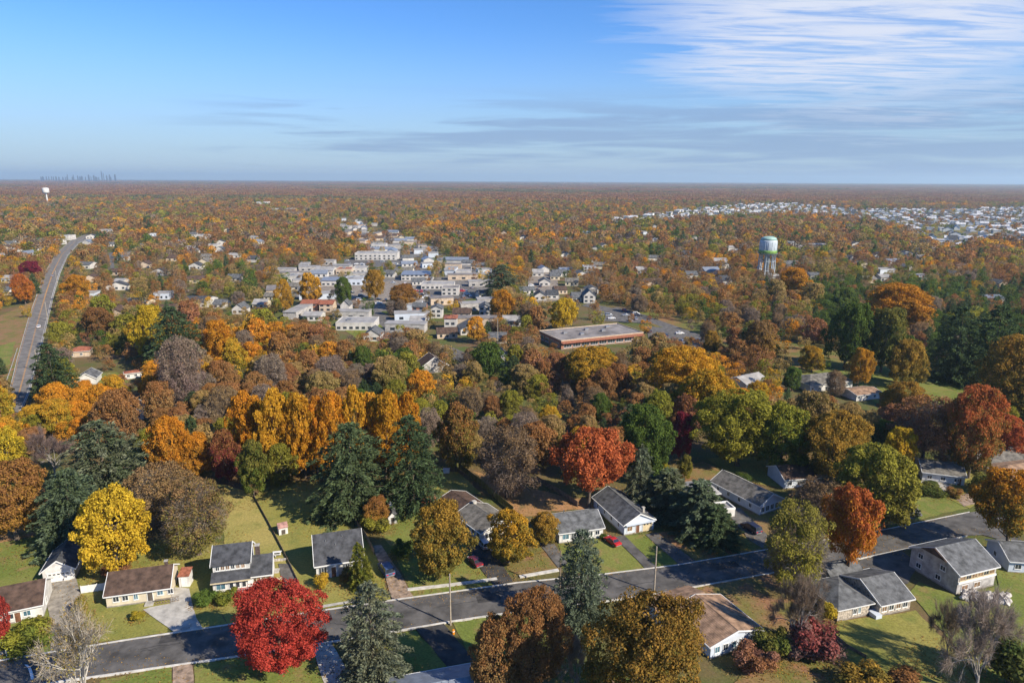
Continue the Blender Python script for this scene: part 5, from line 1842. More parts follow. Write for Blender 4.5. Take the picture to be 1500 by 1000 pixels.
def broadleaf(seed, nl, size, material, shape='round', K=46, skin=0.20):
    rng = np.random.default_rng(seed)
    H, R, zb = 14.0, 6.5, 2.2
    if shape == 'tall':
        zb = 1.6
    if shape == 'high':
        zb = 5.0
    lob = rng.uniform(0, 2 * pi, 3)
    cs, cr = [], []
    for k in range(K):
        t = rng.uniform(0.03, 0.97)
        if shape == 'tall':
            env = 1.0 * (1 - abs(t - 0.38) ** 2.4 * 2.2) if t > .38 else 1.0 * (0.6 + 1.05 * t)
            env = max(env, 0.12)
        elif shape == 'wide':
            env = math.sqrt(max(0.05, 1 - ((t - 0.5) / 0.56) ** 2))
        else:
            env = math.sqrt(max(0.05, 1 - ((t - 0.42) / 0.60) ** 2))
        th = rng.uniform(0, 2 * pi)
        env *= 1 + 0.14 * sin(2 * th + lob[0]) + 0.13 * sin(3 * th + lob[1] + 4 * t) + 0.07 * sin(5 * th + 7 * t)
        rr = R * env * (rng.uniform(0.22, 1.0) ** 0.5) * rng.uniform(.80, 1.0)
        cs.append((rr * cos(th), rr * sin(th), zb + (H - zb - 0.8) * t))
        cr.append(R * rng.uniform(0.12, 0.30) * (0.85 if shape == 'tall' else 1) * (60 / K) ** 0.33)
    cs, cr = np.array(cs), np.array(cr)
    w = cr ** 2
    cid = rng.choice(K, nl, p=w / w.sum())
    mid = np.array([0, 0, zb + (H - zb) * 0.42])
    out = unit(cs[cid] - mid)
    d = unit(rng.normal(size=(nl, 3)) + 0.75 * out + np.array([0, 0, 0.25]))
    rad = cr[cid] * rng.uniform(0.55, 1.06, nl)
    # small sprays stick out of every clump
    stray = rng.random(nl) < 0.10
    rad = np.where(stray, rad * rng.uniform(1.0, 1.35, nl), rad)
    Pp = cs[cid] + d * rad[:, None] * np.array([1, 1, 0.8])
    # leaves that close the outer skin of the crown between the clumps
    ns = int(nl * skin)
    t = rng.uniform(0.02, 1.0, ns) ** 0.85
    th = rng.uniform(0, 2 * pi, ns)
    if shape == 'tall':
        en = np.where(t > .38, 0.92 * (1 - np.abs(t - 0.38) ** 1.9 * 1.9), 0.92 * (0.6 + 1.05 * t))
    else:
        en = np.sqrt(np.clip(1 - ((t - (.5 if shape == 'wide' else .42)) / (.56 if shape == 'wide' else .60)) ** 2, 0.02, 1))
    en = en * (1 + 0.13 * np.sin(2 * th + lob[0]) + 0.11 * np.sin(3 * th + lob[1] + 4 * t))
    bmp = 0.055 * np.sin(7 * th + 9 * t + lob[2]) + 0.05 * np.sin(11 * th - 17 * t + lob[0]) + 0.04 * np.sin(19 * th + 23 * t + lob[1])
    rr = R * np.clip(en, .08, 1.3) * (0.80 + 1.5 * bmp - np.abs(rng.normal(size=ns)) * 0.10)
    Ps = np.stack([rr * np.cos(th), rr * np.sin(th), zb + (H - zb - .3) * t], 1)
    Pp[:ns] = Ps
    d[:ns] = unit(np.stack([np.cos(th), np.sin(th), (t - .35) * 1.6], 1) + rng.normal(size=(ns, 3)) * .35)
    Pp[:, 2] = np.maximum(Pp[:, 2], 1.0)
    Nn = d * 0.7 + rng.normal(size=(nl, 3)) * 0.62 + np.array([0, 0, 0.3])
    ctint = rng.random(K)
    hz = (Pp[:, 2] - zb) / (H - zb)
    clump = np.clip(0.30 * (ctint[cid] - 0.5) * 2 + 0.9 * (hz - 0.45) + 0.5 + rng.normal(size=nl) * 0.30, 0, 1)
    s = size * rng.uniform(0.65, 1.35, nl)
    me = leaf_mesh('crown', Pp, Nn, s * 1.25, s * 0.72, rng.random(nl) * 0.7 + 0.3 * ctint[cid][::1], clump, material, rng)
    order = np.argsort(cs[:, 2])
    tips = [cs[i] for i in order[::max(1, K // 14)]]
    return me, trunk_mesh(rng, tips, 0.34, H * 0.62, 'bark')


def trunk_mesh(rng, tips, r0, htop, material):
    m = MB()
    lean = rng.normal(size=2) * 0.25
    pts = [(lean[0] * t, lean[1] * t, htop * t) for t in (0, 0.06, 0.35, 0.7, 1.0)]
    m.tube(pts, [r0 * 1.45, r0, r0 * 0.85, r0 * 0.55, r0 * 0.2], 8)
    for tp in tips:
        z0 = min(htop * 0.9, max(1.8, tp[2] * 0.5))
        a = np.array([lean[0] * z0 / htop, lean[1] * z0 / htop, z0])
        b = np.array(tp)
        md = a * 0.45 + b * 0.55 + np.array([0, 0, -0.3])
        m.tube([a, md, b], [r0 * 0.42, r0 * 0.25, r0 * 0.06], 5, cap=False)
    return m.mesh('trunk', material)


def conifer(seed, nl, size, material, shape='cone'):
    """whorls of drooping boughs clothed in needle sprays"""
    rng = np.random.default_rng(seed)
    H, R, zb = 14.0, 6.5, 0.7
    Ps, Ns, Ts, cl = [], [], [], []
    levels = 17 if shape != 'spread' else 12
    per = nl // (levels * 11)
    tips = []
    for li in range(levels):
        t = li / (levels - 1)
        z = zb + (H - zb - 0.3) * t
        if shape == 'cone':
            r = R * (1 - t) ** 0.45 * (0.85 + 0.15 * min(1, t * 6)) + 0.2
        elif shape == 'dome':
            r = R * math.sqrt(max(0.03, 1 - t ** 2.6)) * (0.86 + 0.2 * rng.random()) + 0.4
        else:
            r = R * (1 - 0.75 * t ** 1.6)
        nb = max(5, int(12 * ((0.35 if shape == 'cone' else .6) + (.65 if shape == 'cone' else .4) * (1 - t))))
        ph = rng.uniform(0, 6.28)
        for b in range(nb):
            a = ph + 2 * pi * b / nb + rng.normal() * 0.16
            L = r * rng.uniform(0.72, 1.12)
            up = 0.10 * (t - 0.3) + rng.normal() * 0.05
            droop = 0.16 if shape != 'spread' else 0.04
            k = max(6, int(per * 11 / nb * (0.35 + 0.65 * (1 - t) * 1.4)))
            s = rng.uniform(0.12, 1.02, k) ** 0.7
            side = rng.normal(size=k) * (0.20 * L * (1.08 - s)) + rng.normal(size=k) * 0.16
            dx, dy = cos(a), sin(a)
            x = dx * L * s - dy * side
            y = dy * L * s + dx * side
            zz = z + L * (up * s - droop * s * s) + rng.normal(size=k) * 0.16 - np.abs(side) * 0.12
            Ps.append(np.stack([x, y, zz], 1))
            tg = np.stack([dx + (-dy) * np.sign(side) * 0.55 + rng.normal(size=k) * 0.3, dy + dx * np.sign(side) * 0.55 + rng.normal(size=k) * 0.3, rng.normal(size=k) * 0.25 + 0.10], 1)
            Ts.append(tg)
            nn = np.stack([dx * 0.25 + rng.normal(size=k) * 0.32, dy * 0.25 + rng.normal(size=k) * 0.32, np.full(k, 0.9)], 1)
            Ns.append(nn)
            cl.append(np.clip(rng.random() * 0.5 + 0.55 * s + rng.normal(size=k) * 0.1 - .2, 0, 1))
            if b % 4 == 0:
                tips.append((dx * L * 0.8, dy * L * 0.8, z))
    Pp, Nn, Tt, c = np.concatenate(Ps), np.concatenate(Ns), np.concatenate(Ts), np.concatenate(cl)
    Pp[:, 2] = np.maximum(Pp[:, 2], 0.3)
    Tt = unit(Tt)
    Nn = Nn - Tt * np.sum(Nn * Tt, 1, keepdims=True)
    n = len(Pp)
    s = size * rng.uniform(0.7, 1.3, n)
    me = leaf_mesh('crown', Pp, Nn, s * 1.7, s * 0.55, rng.random(n), c, material, rng, Tt)
    m = MB().tube([(0, 0, 0), (0, 0, 0.8), (0, 0, H * .6), (0, 0, H * 0.97)], [.42, .30, .18, .03], 8)
    for tp in tips[:26]:
        m.tube([(0, 0, tp[2] + 0.2), (tp[0], tp[1], tp[2])], [.07, .02], 4, cap=False)
    return me, m.mesh('trunk', 'bark')


def bare(seed, material, ntw, bark, leaves=0, size=0.3, spread=1.0, tw=0.05):
    """forking limbs down to fine twigs; a few last leaves"""
    rng = np.random.default_rng(seed)
    H = 14.0
    m = MB()
    ends = []

    def grow(p, d, L, r, lev):
        d = d / np.linalg.norm(d)
        q = p + d * L * 0.5 + rng.normal(size=3) * L * 0.04
        e = p + d * L + rng.normal(size=3) * L * 0.06
        m.tube([p, q, e], [r, r * 0.82, r * 0.6], 5 if lev < 3 else 3, cap=False)
        if lev >= 4:
            ends.append((e, d, L))
            return
        for k in range(3):
            nd = d + rng.normal(size=3) * 0.42 * spread + np.array([0, 0, 0.06])
            if lev > 1:
                nd += np.array([0, 0, 0.08])
            st = p + (e - p) * (1.0 if k < 2 else rng.uniform(0.5, 0.95))
            grow(st, nd, L * rng.uniform(0.60, 0.85), r * rng.uniform(0.5, 0.66), lev + 1)
    m.tube([(0, 0, 0), (0, 0, H * .1), (0.1, 0, H * .2)], [.40, .29, .24], 8, cap=False)
    for k in range(7):
        a = 2 * pi * k / 6 + rng.normal() * .3
        tl = rng.uniform(.35, .95) * spread if k < 6 else 0.05
        grow(np.array([0.05, 0, H * rng.uniform(.13, .21)]), np.array([cos(a) * tl, sin(a) * tl, 1.0]), H * rng.uniform(.20, .27), 0.15, 1)
    E = np.array([e[0] for e in ends])
    Dd = np.array([e[1] for e in ends])
    cen = E.mean(0)
    i = rng.integers(0, len(E), ntw)
    tg = unit(Dd[i] + rng.normal(size=(ntw, 3)) * 0.55 + np.array([0, 0, 0.15]))
    ln = rng.uniform(0.7, 2.0, ntw)
    Pp = E[i] + tg * (ln / 2 * 0.9)[:, None] - Dd[i] * rng.uniform(0, 1.4, ntw)[:, None]
    nn = np.cross(tg, rng.normal(size=(ntw, 3)))
    twig = leaf_mesh('crown', Pp, nn, ln, np.full(ntw, tw), rng.random(ntw), rng.random(ntw), material, rng, tg)
    out = [twig, m.mesh('trunk', bark)]
    if leaves:
        i = rng.integers(0, len(E), leaves)
        Pp = E[i] + rng.normal(size=(leaves, 3)) * 0.75
        s = size * rng.uniform(0.6, 1.4, leaves)
        hz = (Pp[:, 2] - 3) / 10
        out.append(leaf_mesh('leaves', Pp, rng.normal(size=(leaves, 3)) + np.array([0, 0, .4]), s * 1.2, s * .7, rng.random(leaves), np.clip(hz + rng.normal(size=leaves) * .25, 0, 1), material, rng))
    else:
        out.append(None)
    # normalise to 14 m high and 13 m wide
    mn, mx = E.min(0), E.max(0)
    f = (6.2 / (np.abs(E[:, :2]).max() + 0.8), 13.6 / (mx[2] + 0.8))
    for me in out:
        if me:
            me.transform(Matrix.Diagonal((f[0], f[0], f[1], 1)))
    return tuple(out)


def sparse(seed):
    """a crown that has lost much of its leaf: twigs show through"""
    lv, tr = broadleaf(seed, 15000, 0.29, 'leaf', 'round' if seed % 2 else 'wide', K=120)
    lv.name = 'leaves'
    rng = np.random.default_rng(seed + 50)
    n = 5000
    d = unit(rng.normal(size=(n, 3)) * np.array([1, 1, .8]) + np.array([0, 0, .25]))
    Pp = np.array([0, 0, 6.6]) + d * np.array([5.9, 5.9, 6.6]) * rng.uniform(.55, .98, n)[:, None]
    Pp[:, 2] = np.maximum(Pp[:, 2], 1.2)
    tg = unit(d + rng.normal(size=(n, 3)) * .45)
    tw = leaf_mesh('crown', Pp, np.cross(tg, rng.normal(size=(n, 3))), rng.uniform(.8, 2.2, n), np.full(n, .06), rng.random(n), rng.random(n), 'leaf', rng, tg)
    return tw, tr, lv


def shrub(seed, nl, size, material):
    rng = np.random.default_rng(seed)
    K = 16
    cs = np.stack([rng.normal(size=K) * 2.6, rng.normal(size=K) * 2.6, rng.uniform(3, 10, K)], 1)
    cs[:, :2] = np.clip(cs[:, :2], -4.6, 4.6)
    cr = rng.uniform(2.0, 3.6, K)
    cid = rng.integers(0, K, nl)
    d = unit(rng.normal(size=(nl, 3)) + np.array([0, 0, .3]))
    Pp = cs[cid] + d * (cr[cid] * rng.uniform(.55, 1.1, nl))[:, None]
    Pp[:, 2] = np.clip(Pp[:, 2], .2, 14)
    s = size * rng.uniform(.65, 1.35, nl)
    me = leaf_mesh('crown', Pp, d + rng.normal(size=(nl, 3)) * .5 + np.array([0, 0, .3]), s * 1.3, s * .8, rng.random(nl), rng.random(K)[cid] * .7 + rng.random(nl) * .3, material, rng)
    m = MB()
    for c in cs[:9]:
        m.tube([(c[0] * .1, c[1] * .1, 0), tuple(c)], [.2, .06], 5, cap=False)
    return me, m.mesh('trunk', 'bark')


def low_crown(seed, nl, material):
    """far trees: the same clumped crown, fewer and broader sprays"""
    return broadleaf(seed, nl, 13.2 / math.sqrt(nl) * 1.75, material, 'round' if seed % 3 else 'wide', K=16)


PROTO = {}
for i in range(4):
    PROTO['round', i] = broadleaf(100 + i, 21000, 0.36, 'leaf', 'round', K=100)
    PROTO['tall', i] = broadleaf(120 + i, 15000, 0.38, 'leaf', 'tall', K=80)
for i in range(3):
    PROTO['wide', i] = broadleaf(140 + i, 36000, 0.28, 'leaf', 'wide', K=150)
    PROTO['mid', i] = broadleaf(150 + i, 7500, 0.56, 'leaf', 'round', K=60)
    PROTO['mid', i + 3] = broadleaf(160 + i, 7500, 0.54, 'leaf', 'wide', K=60)
    PROTO['cone', i] = conifer(170 + i, 15000, 0.46, 'leaf', 'cone')
    PROTO['dome', i] = conifer(180 + i, 15000, 0.46, 'leaf', 'dome')
    PROTO['bare', i] = bare(190 + i, 'leaf', 12000, 'bark_grey', tw=0.045, spread=1.15)
    PROTO['sparse', i] = sparse(200 + i)
    PROTO['shrub', i] = shrub(210 + i, 6500, 0.66, 'leaf')
PROTO['pale_bare', 0] = bare(220, 'leaf', 3600, 'bark_pale', 1500, 0.24, tw=0.05)
for i in range(2):
    PROTO['huge', i] = broadleaf(250 + i, 52000, 0.215, 'leaf', 'wide', K=230, skin=0.14)
    PROTO['high', i] = broadleaf(240 + i, 21000, 0.34, 'leaf', 'high', K=90)
    PROTO['spread', i] = conifer(230 + i, 12000, 0.55, 'leaf', 'spread')
NVAR = {}
for k in PROTO:
    NVAR[k[0]] = NVAR.get(k[0], 0) + 1

C = dict(oak=(.285, .165, .036),
    rust=(.285, .138, .050), brown=(.235, .150, .072), greybrown=(.235, .182, .132), olive=(.200, .178, .042), tan=(.330, .222, .092),
    gold=(.520, .290, .030), yellow=(.540, .385, .034), green=(.105, .150, .030), dkgreen=(.068, .105, .030), lime=(.265, .248, .036),
    conifer=(.092, .130, .058), bluegreen=(.130, .162, .105), pine=(.070, .108, .046), red=(.480, .070, .046), crimson=(.270, .050, .045),
    orange=(.560, .250, .026), orangered=(.440, .128, .046), maroon=(.220, .030, .048), purple=(.220, .162, .142), greygreen=(.200, .200, .125),
    twig=(.290, .240, .195), paletwig=(.420, .355, .270), darkolive=(.140, .130, .034), amber=(.380, .218, .040), pink=(.370, .190, .135))
TREES = []        # ground x, y, crown radius


def tint(o, a, b, jit=0.0, rnd=None):
    rnd = rnd or random
    for k, c in (('tint_a', a), ('tint_b', b)):
        f = 1 + rnd.uniform(-jit, jit)
        o[k] = tuple(max(0.004, x * f * (1 + rnd.uniform(-jit, jit) * .5)) for x in c)


RTREE = random.Random(31)


def tree(kind, X, Y, h, w, ca, cb, label, name, cat='tree', group=None, var=None):
    p = PROTO[kind, (RTREE.randrange(NVAR[kind]) if var is None else var % NVAR[kind])]
    e = empty(name, (X, Y, 0), RTREE.uniform(0, 6.28), label, cat, group)
    an = RTREE.uniform(.88, 1.12)
    e.scale = (w / 13.0 * an, w / 13.0 / an, h / 14.0)
    e.rotation_euler = (RTREE.uniform(-.07, .07), RTREE.uniform(-.07, .07), RTREE.uniform(0, 6.28))
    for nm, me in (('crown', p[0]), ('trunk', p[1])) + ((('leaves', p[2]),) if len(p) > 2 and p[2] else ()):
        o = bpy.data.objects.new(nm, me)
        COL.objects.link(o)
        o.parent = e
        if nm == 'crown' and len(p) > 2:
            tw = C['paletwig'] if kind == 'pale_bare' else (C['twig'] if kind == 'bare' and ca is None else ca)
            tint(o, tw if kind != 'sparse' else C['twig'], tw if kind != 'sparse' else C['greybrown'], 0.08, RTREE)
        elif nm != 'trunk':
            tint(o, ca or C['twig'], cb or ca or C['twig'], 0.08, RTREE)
    TREES.append((X, Y, w / 2))
    return e


def ptree(kind, px, yb, yt, wpx, ca, cb, label, name='broadleaf_tree', cat='tree', group=None, var=None):
    q = G(px, yb)
    h = height_for(q, yt)
    w = wpx * depth(q.x, q.y, h * .5) / 1000
    if kind in ('round', 'wide', 'high', 'sparse', 'mid', 'huge'):
        w *= 0.88           # sprays stand out past the nominal crown
    return tree(kind, q.x, q.y, h, w, C[ca], C[cb], label, name, cat, group, var)


HAND = [
    # kind, px, ybase, ytop, width px, lower tint, upper tint, label[, name]
    ('huge', 412, 985, 858, 152, 'red', 'red', 'bright red maple beside the street in front of the two storey house'),
    ('dome', 549, 1000, 860, 100, 'greygreen', 'bluegreen', 'ragged grey green pine on the near side of the street', 'conifer_tree'),
    ('cone', 532, 862, 793, 44, 'green', 'lime', 'fresh green pointed evergreen against the slate roofed house', 'conifer_tree'),
    ('pale_bare', 130, 1040, 858, 160, 'lime', 'tan', 'leafless tree with pale bark leaning over the left end of the street', 'bare_tree'),
    ('round', 0, 950, 858, 50, 'red', 'crimson', 'small red tree in front of the dark brown roofed bungalow'),
    ('shrub', 38, 945, 908, 62, 'green', 'lime', 'green bushy shrub in front of the dark brown roofed bungalow', 'shrub'),
    ('shrub', 62, 932, 898, 32, 'lime', 'tan', 'yellowish shrub at the corner of the bungalow drive', 'shrub'),
    ('huge', 782, 1015, 858, 106, 'brown', 'rust', 'russet brown tree at the near kerb beside the golden oak'),
    ('round', 728, 1030, 905, 90, 'tan', 'rust', 'smaller tan brown tree beside the dark driveway'),
    ('huge', 938, 1086, 870, 210, 'darkolive', 'oak', 'huge golden brown oak beside the sandy roofed bungalow'),
    ('dome', 851, 916, 774, 76, 'bluegreen', 'bluegreen', 'tall blue green conifer at the kerb in front of the grey roofed ranch house', 'conifer_tree'),
    ('bare', 846, 1020, 920, 62, 'twig', 'twig', 'grey leafless small tree between the russet tree and the golden oak', 'bare_tree'),
    ('sparse', 1162, 872, 738, 118, 'lime', 'olive', 'thin yellow green tree overhanging the street'),
    ('bare', 1165, 955, 838, 92, 'greybrown', 'greybrown', 'grey leafless tree left of the stone cottage', 'bare_tree'),
    ('high', 1240, 852, 714, 96, 'orange', 'orangered', 'glowing orange red maple at the street by the stone cottage'),
    ('shrub', 1192, 962, 908, 70, 'purple', 'crimson', 'dark red bush below the leafless tree', 'shrub'),
    ('shrub', 1130, 962, 918, 50, 'green', 'olive', 'green bush beside the sandy roofed bungalow', 'shrub'),
    ('shrub', 1104, 982, 944, 56, 'rust', 'pink', 'reddish bush in front of the sandy roofed bungalow', 'shrub'),
    ('shrub', 1205, 905, 875, 30, 'yellow', 'lime', 'small yellow bush against the stone cottage', 'shrub'),
    ('shrub', 1262, 1014, 972, 66, 'darkolive', 'amber', 'olive brown bush at the foot of the striped lawn', 'shrub'),
    ('shrub', 1318, 1024, 984, 60, 'rust', 'rust', 'rusty bush at the foot of the striped lawn', 'shrub'),
    ('bare', 1428, 1020, 858, 138, 'twig', 'twig', 'large leafless tree on the right hand lawn', 'bare_tree'),
    ('bare', 1386, 968, 868, 66, 'greybrown', 'greybrown', 'slim leafless tree beside the large leafless one', 'bare_tree'),
    ('shrub', 1478, 1000, 930, 90, 'darkolive', 'dkgreen', 'dark evergreen bush right of the large leafless tree', 'shrub'),
    ('high', 1474, 812, 690, 106, 'olive', 'orange', 'orange and green street tree shading the corner'),
    ('round', 1278, 772, 650, 128, 'olive', 'lime', 'olive yellow tree behind the orange red maple'),
    ('sparse', 1200, 772, 700, 90, 'purple', 'brown', 'dark purplish twiggy bush tree in front of the bluish house'),
    ('round', 1145, 692, 592, 96, 'green', 'lime', 'green tree above the hedged lawn next to the bright yellow green one'),
    ('wide', 1216, 706, 604, 112, 'darkolive', 'amber', 'olive and amber tree above the bluish white house'),
    ('round', 1178, 664, 570, 76, 'olive', 'tan', 'tan tipped tree rising behind the hedged lawn trees'),
    ('wide', 1080, 682, 572, 128, 'lime', 'lime', 'bright yellow green tree above the hedged lawn'),
    ('round', 645, 845, 738, 100, 'olive', 'amber', 'round olive and amber tree in the yard left of the asphalt drive'),
    ('round', 745, 824, 748, 76, 'olive', 'gold', 'round golden tree in front of the long house'),
    ('round', 797, 797, 750, 46, 'olive', 'amber', 'small olive tree beside the grey roofed ranch house'),
    ('high', 862, 744, 628, 114, 'orangered', 'orangered', 'red orange maple standing in the bare brown yard'),
    ('sparse', 742, 728, 625, 100, 'greybrown', 'brown', 'greyish brown thinning tree behind the tall board fence'),
    ('round', 172, 838, 714, 108, 'yellow', 'yellow', 'vivid yellow tree behind the cream ranch house'),
    ('sparse', 238, 770, 678, 104, 'tan', 'brown', 'thin tan tree behind the vivid yellow one'),
    ('sparse', 292, 812, 698, 104, 'olive', 'brown', 'thin olive brown tree behind the two storey house'),
    ('dome', 162, 742, 618, 118, 'conifer', 'greygreen', 'broad dense conifer above the vivid yellow tree', 'conifer_tree'),
    ('dome', 104, 800, 688, 100, 'conifer', 'bluegreen', 'broad conifer behind the white garage', 'conifer_tree'),
    ('wide', 25, 790, 678, 122, 'amber', 'rust', 'big orange brown tree in the left hand back gardens'),
    ('round', 12, 712, 628, 66, 'lime', 'yellow', 'yellow tree at the left above the orange brown one'),
    ('bare', 82, 700, 620, 80, 'purple', 'purple', 'purplish leafless tree left of the broad conifers', 'bare_tree'),
    ('dome', 518, 752, 618, 116, 'conifer', 'conifer', 'big dark conifer at the head of the large lawn', 'conifer_tree'),
    ('dome', 608, 744, 612, 96, 'pine', 'conifer', 'second big dark conifer behind the garden sheds', 'conifer_tree'),
    ('tall', 364, 690, 570, 52, 'orange', 'orange', 'orange tree at the left end of the glowing row'),
    ('tall', 403, 700, 563, 50, 'gold', 'gold', 'golden tree second in the glowing row'),
    ('tall', 448, 700, 570, 56, 'orange', 'gold', 'golden orange tree above the dark gap in the glowing row'),
    ('tall', 484, 705, 572, 52, 'gold', 'orange', 'orange gold tree behind the left shoulder of the big dark conifer'),
    ('tall', 523, 700, 564, 50, 'gold', 'gold', 'golden tree right behind the big dark conifer'),
    ('tall', 565, 700, 566, 52, 'orange', 'gold', 'gold tree between the two big dark conifers'),
    ('tall', 604, 690, 570, 46, 'gold', 'orange', 'orange tree at the right end of the glowing row'),
    ('tall', 384, 692, 578, 48, 'orange', 'orange', 'orange tree filling the gap between the first two of the glowing row'),
    ('tall', 426, 695, 580, 48, 'amber', 'orange', 'deep orange tree third in the glowing row'),
    ('tall', 466, 696, 576, 48, 'orange', 'orange', 'orange tree fifth in the glowing row above the dark gap'),
    ('tall', 545, 694, 574, 48, 'orange', 'gold', 'bright orange tree peeping over the gap of the dark conifers'),
    ('tall', 585, 692, 576, 46, 'gold', 'orange', 'orange tree peeping over the second big dark conifer'),
    ('tall', 372, 728, 640, 52, 'green', 'olive', 'slim green tree at the corner of the large lawn'),
    ('tall', 412, 710, 648, 52, 'olive', 'lime', 'slim yellow green tree at the head of the large lawn'),
    ('round', 335, 705, 628, 50, 'maroon', 'rust', 'dull red tree at the corner of the straw lawn'),
    ('round', 246, 700, 608, 66, 'amber', 'orange', 'orange tree right of the broad conifer'),
    ('round', 292, 700, 634, 58, 'amber', 'orange', 'low orange tree behind the straw lawn'),
    ('round', 552, 770, 728, 46, 'amber', 'rust', 'small autumn bush tree beside the garden shed'),
    ('shrub', 548, 778, 748, 40, 'lime', 'olive', 'lime green bush beside the garden shed', 'shrub'),
    ('round', 222, 528, 445, 54, 'yellow', 'yellow', 'pure yellow tree left of the dark conifer beyond the woods'),
    ('dome', 262, 545, 448, 78, 'conifer', 'pine', 'dark conifer beside the pure yellow tree', 'conifer_tree'),
    ('round', 326, 532, 468, 60, 'gold', 'orange', 'orange gold tree right of the dark conifer'),
    ('dome', 88, 600, 504, 64, 'pine', 'conifer', 'dark conifer beside the highway', 'conifer_tree'),
    ('round', 944, 702, 590, 84, 'dkgreen', 'green', 'dense green tree left of the burgundy one'),
    ('round', 997, 676, 602, 40, 'maroon', 'maroon', 'small burgundy tree beside the dense green one'),
    ('cone', 935, 742, 652, 58, 'bluegreen', 'greygreen', 'blue grey spruce behind the white gable fronted house', 'conifer_tree'),
    ('spread', 978, 752, 690, 100, 'conifer', 'greygreen', 'wide spreading juniper right of the white gable fronted house', 'conifer_tree'),
    ('spread', 1052, 798, 742, 74, 'conifer', 'conifer', 'lower spreading juniper beside the navy car drive', 'conifer_tree'),
    ('spread', 1022, 780, 706, 104, 'bluegreen', 'conifer', 'broad juniper in front of the weathered outbuilding', 'conifer_tree'),
    ('tall', 1002, 704, 665, 26, 'lime', 'olive', 'slim yellow green shrub tree behind the juniper'),
    ('round', 972, 702, 676, 20, 'yellow', 'lime', 'little yellow shrub tree behind the spruce'),
    ('wide', 1418, 700, 564, 92, 'olive', 'orangered', 'tall oak turning orange above the weathered ranch houses'),
    ('round', 1464, 672, 606, 56, 'orangered', 'orangered', 'red orange tree right of the tall oak'),
    ('sparse', 1350, 676, 580, 112, 'pink', 'rust', 'thin reddish tree left of the tall oak'),
    ('round', 1312, 690, 625, 50, 'gold', 'yellow', 'small gold tree behind the olive yellow one'),
    ('wide', 1480, 622, 492, 116, 'darkolive', 'amber', 'dark spreading oak at the right of the parkland'),
    ('wide', 1320, 622, 560, 80, 'olive', 'amber', 'olive amber tree beside the white pavilion'),
    ('wide', 1000, 592, 508, 108, 'gold', 'gold', 'broad golden tree right of the brick shop block'),
    ('round', 1032, 622, 540, 92, 'lime', 'gold', 'yellow green tree in front of the broad golden one'),
    ('wide', 862, 570, 508, 96, 'olive', 'gold', 'broad yellow gold tree in front of the brick shop block'),
    ('round', 824, 484, 436, 40, 'yellow', 'yellow', 'round bright yellow tree beside the road in town'),
    ('round', 735, 468, 424, 38, 'amber', 'orange', 'round orange maple left of the bright yellow tree'),
    ('round', 1255, 568, 510, 40, 'amber', 'gold', 'round golden tree behind the tan grey hip roof'),
    ('round', 1189, 545, 507, 40, 'olive', 'gold', 'round olive gold tree on the parkland grass'),
    ('round', 1326, 566, 497, 64, 'olive', 'amber', 'olive and orange tree on the parkland grass'),
    ('round', 1040, 520, 484, 32, 'olive', 'amber', 'round amber tree beside the car park'),
    ('round', 1112, 535, 470, 52, 'amber', 'brown', 'brown orange tree at the edge of the parkland'),
    ('wide', 1310, 492, 415, 110, 'amber', 'orange', 'glowing golden grove tree above the dark firs'),
    ('round', 1165, 440, 392, 54, 'amber', 'orange', 'golden tree right of the water tower foot'),
    ('dome', 1445, 560, 446, 84, 'pine', 'dkgreen', 'dark fir at the back of the parkland', 'conifer_tree'),
    ('dome', 1398, 560, 450, 72, 'pine', 'conifer', 'dark fir left of the other parkland fir', 'conifer_tree'),
    ('round', 1235, 540, 440, 70, 'dkgreen', 'green', 'dark green tree on the parkland behind the golden ones'),
    ('round', 1290, 545, 450, 70, 'dkgreen', 'olive', 'dark olive tree behind the parkland grass'),
    ('round', 504, 452, 406, 30, 'green', 'green', 'rounded green tree among white workshops'),
    ('tall', 458, 448, 398, 34, 'amber', 'gold', 'orange poplar like tree beside the workshops'),
    ('tall', 415, 458, 408, 26, 'amber', 'gold', 'slim golden tree left of the workshops'),
    ('round', 550, 440, 394, 38, 'amber', 'amber', 'golden brown tree in the yards'),
    ('round', 590, 452, 416, 50, 'amber', 'rust', 'rusty orange tree in front of the shop row'),
    ('dome', 735, 436, 388, 60, 'conifer', 'bluegreen', 'dark pine at the right end of the business district', 'conifer_tree'),
    ('wide', 38, 446, 400, 32, 'orange', 'orangered', 'orange red tree left of the highway'),
    ('wide', 46, 412, 382, 28, 'maroon', 'maroon', 'maroon tree left of the highway'),
    ('round', 116, 438, 402, 38, 'amber', 'orange', 'orange tree right of the highway'),
    ('round', 148, 500, 450, 56, 'brown', 'rust', 'dark rust brown tree right of the highway'),
    ('round', 530, 548, 506, 40, 'dkgreen', 'green', 'dark green round tree in the brown woods'),
    ('sparse', 270, 600, 490, 70, 'purple', 'greybrown', 'grey purple thin tree in the woods behind the dull red tree'),
    ('round', 850, 700, 625, 50, 'olive', 'gold', 'olive gold tree left behind the red orange maple'),
    ('round', 668, 690, 590, 66, 'olive', 'rust', 'olive and rust tree right of the second big conifer'),
    ('shrub', 300, 884, 862, 30, 'green', 'green', 'green clipped shrub at the left corner of the two storey house', 'shrub'),
    ('shrub', 333, 882, 862, 30, 'green', 'lime', 'green shrub under the front windows of the two storey house', 'shrub'),
    ('shrub', 476, 860, 838, 22, 'yellow', 'amber', 'yellow bush under the window of the slate roofed house', 'shrub'),
    ('shrub', 510, 852, 832, 24, 'darkolive', 'rust', 'dark bush by the door of the slate roofed house', 'shrub'),
    ('shrub', 165, 838, 826, 44, 'rust', 'pink', 'reddish bush behind the cream ranch house', 'shrub'),
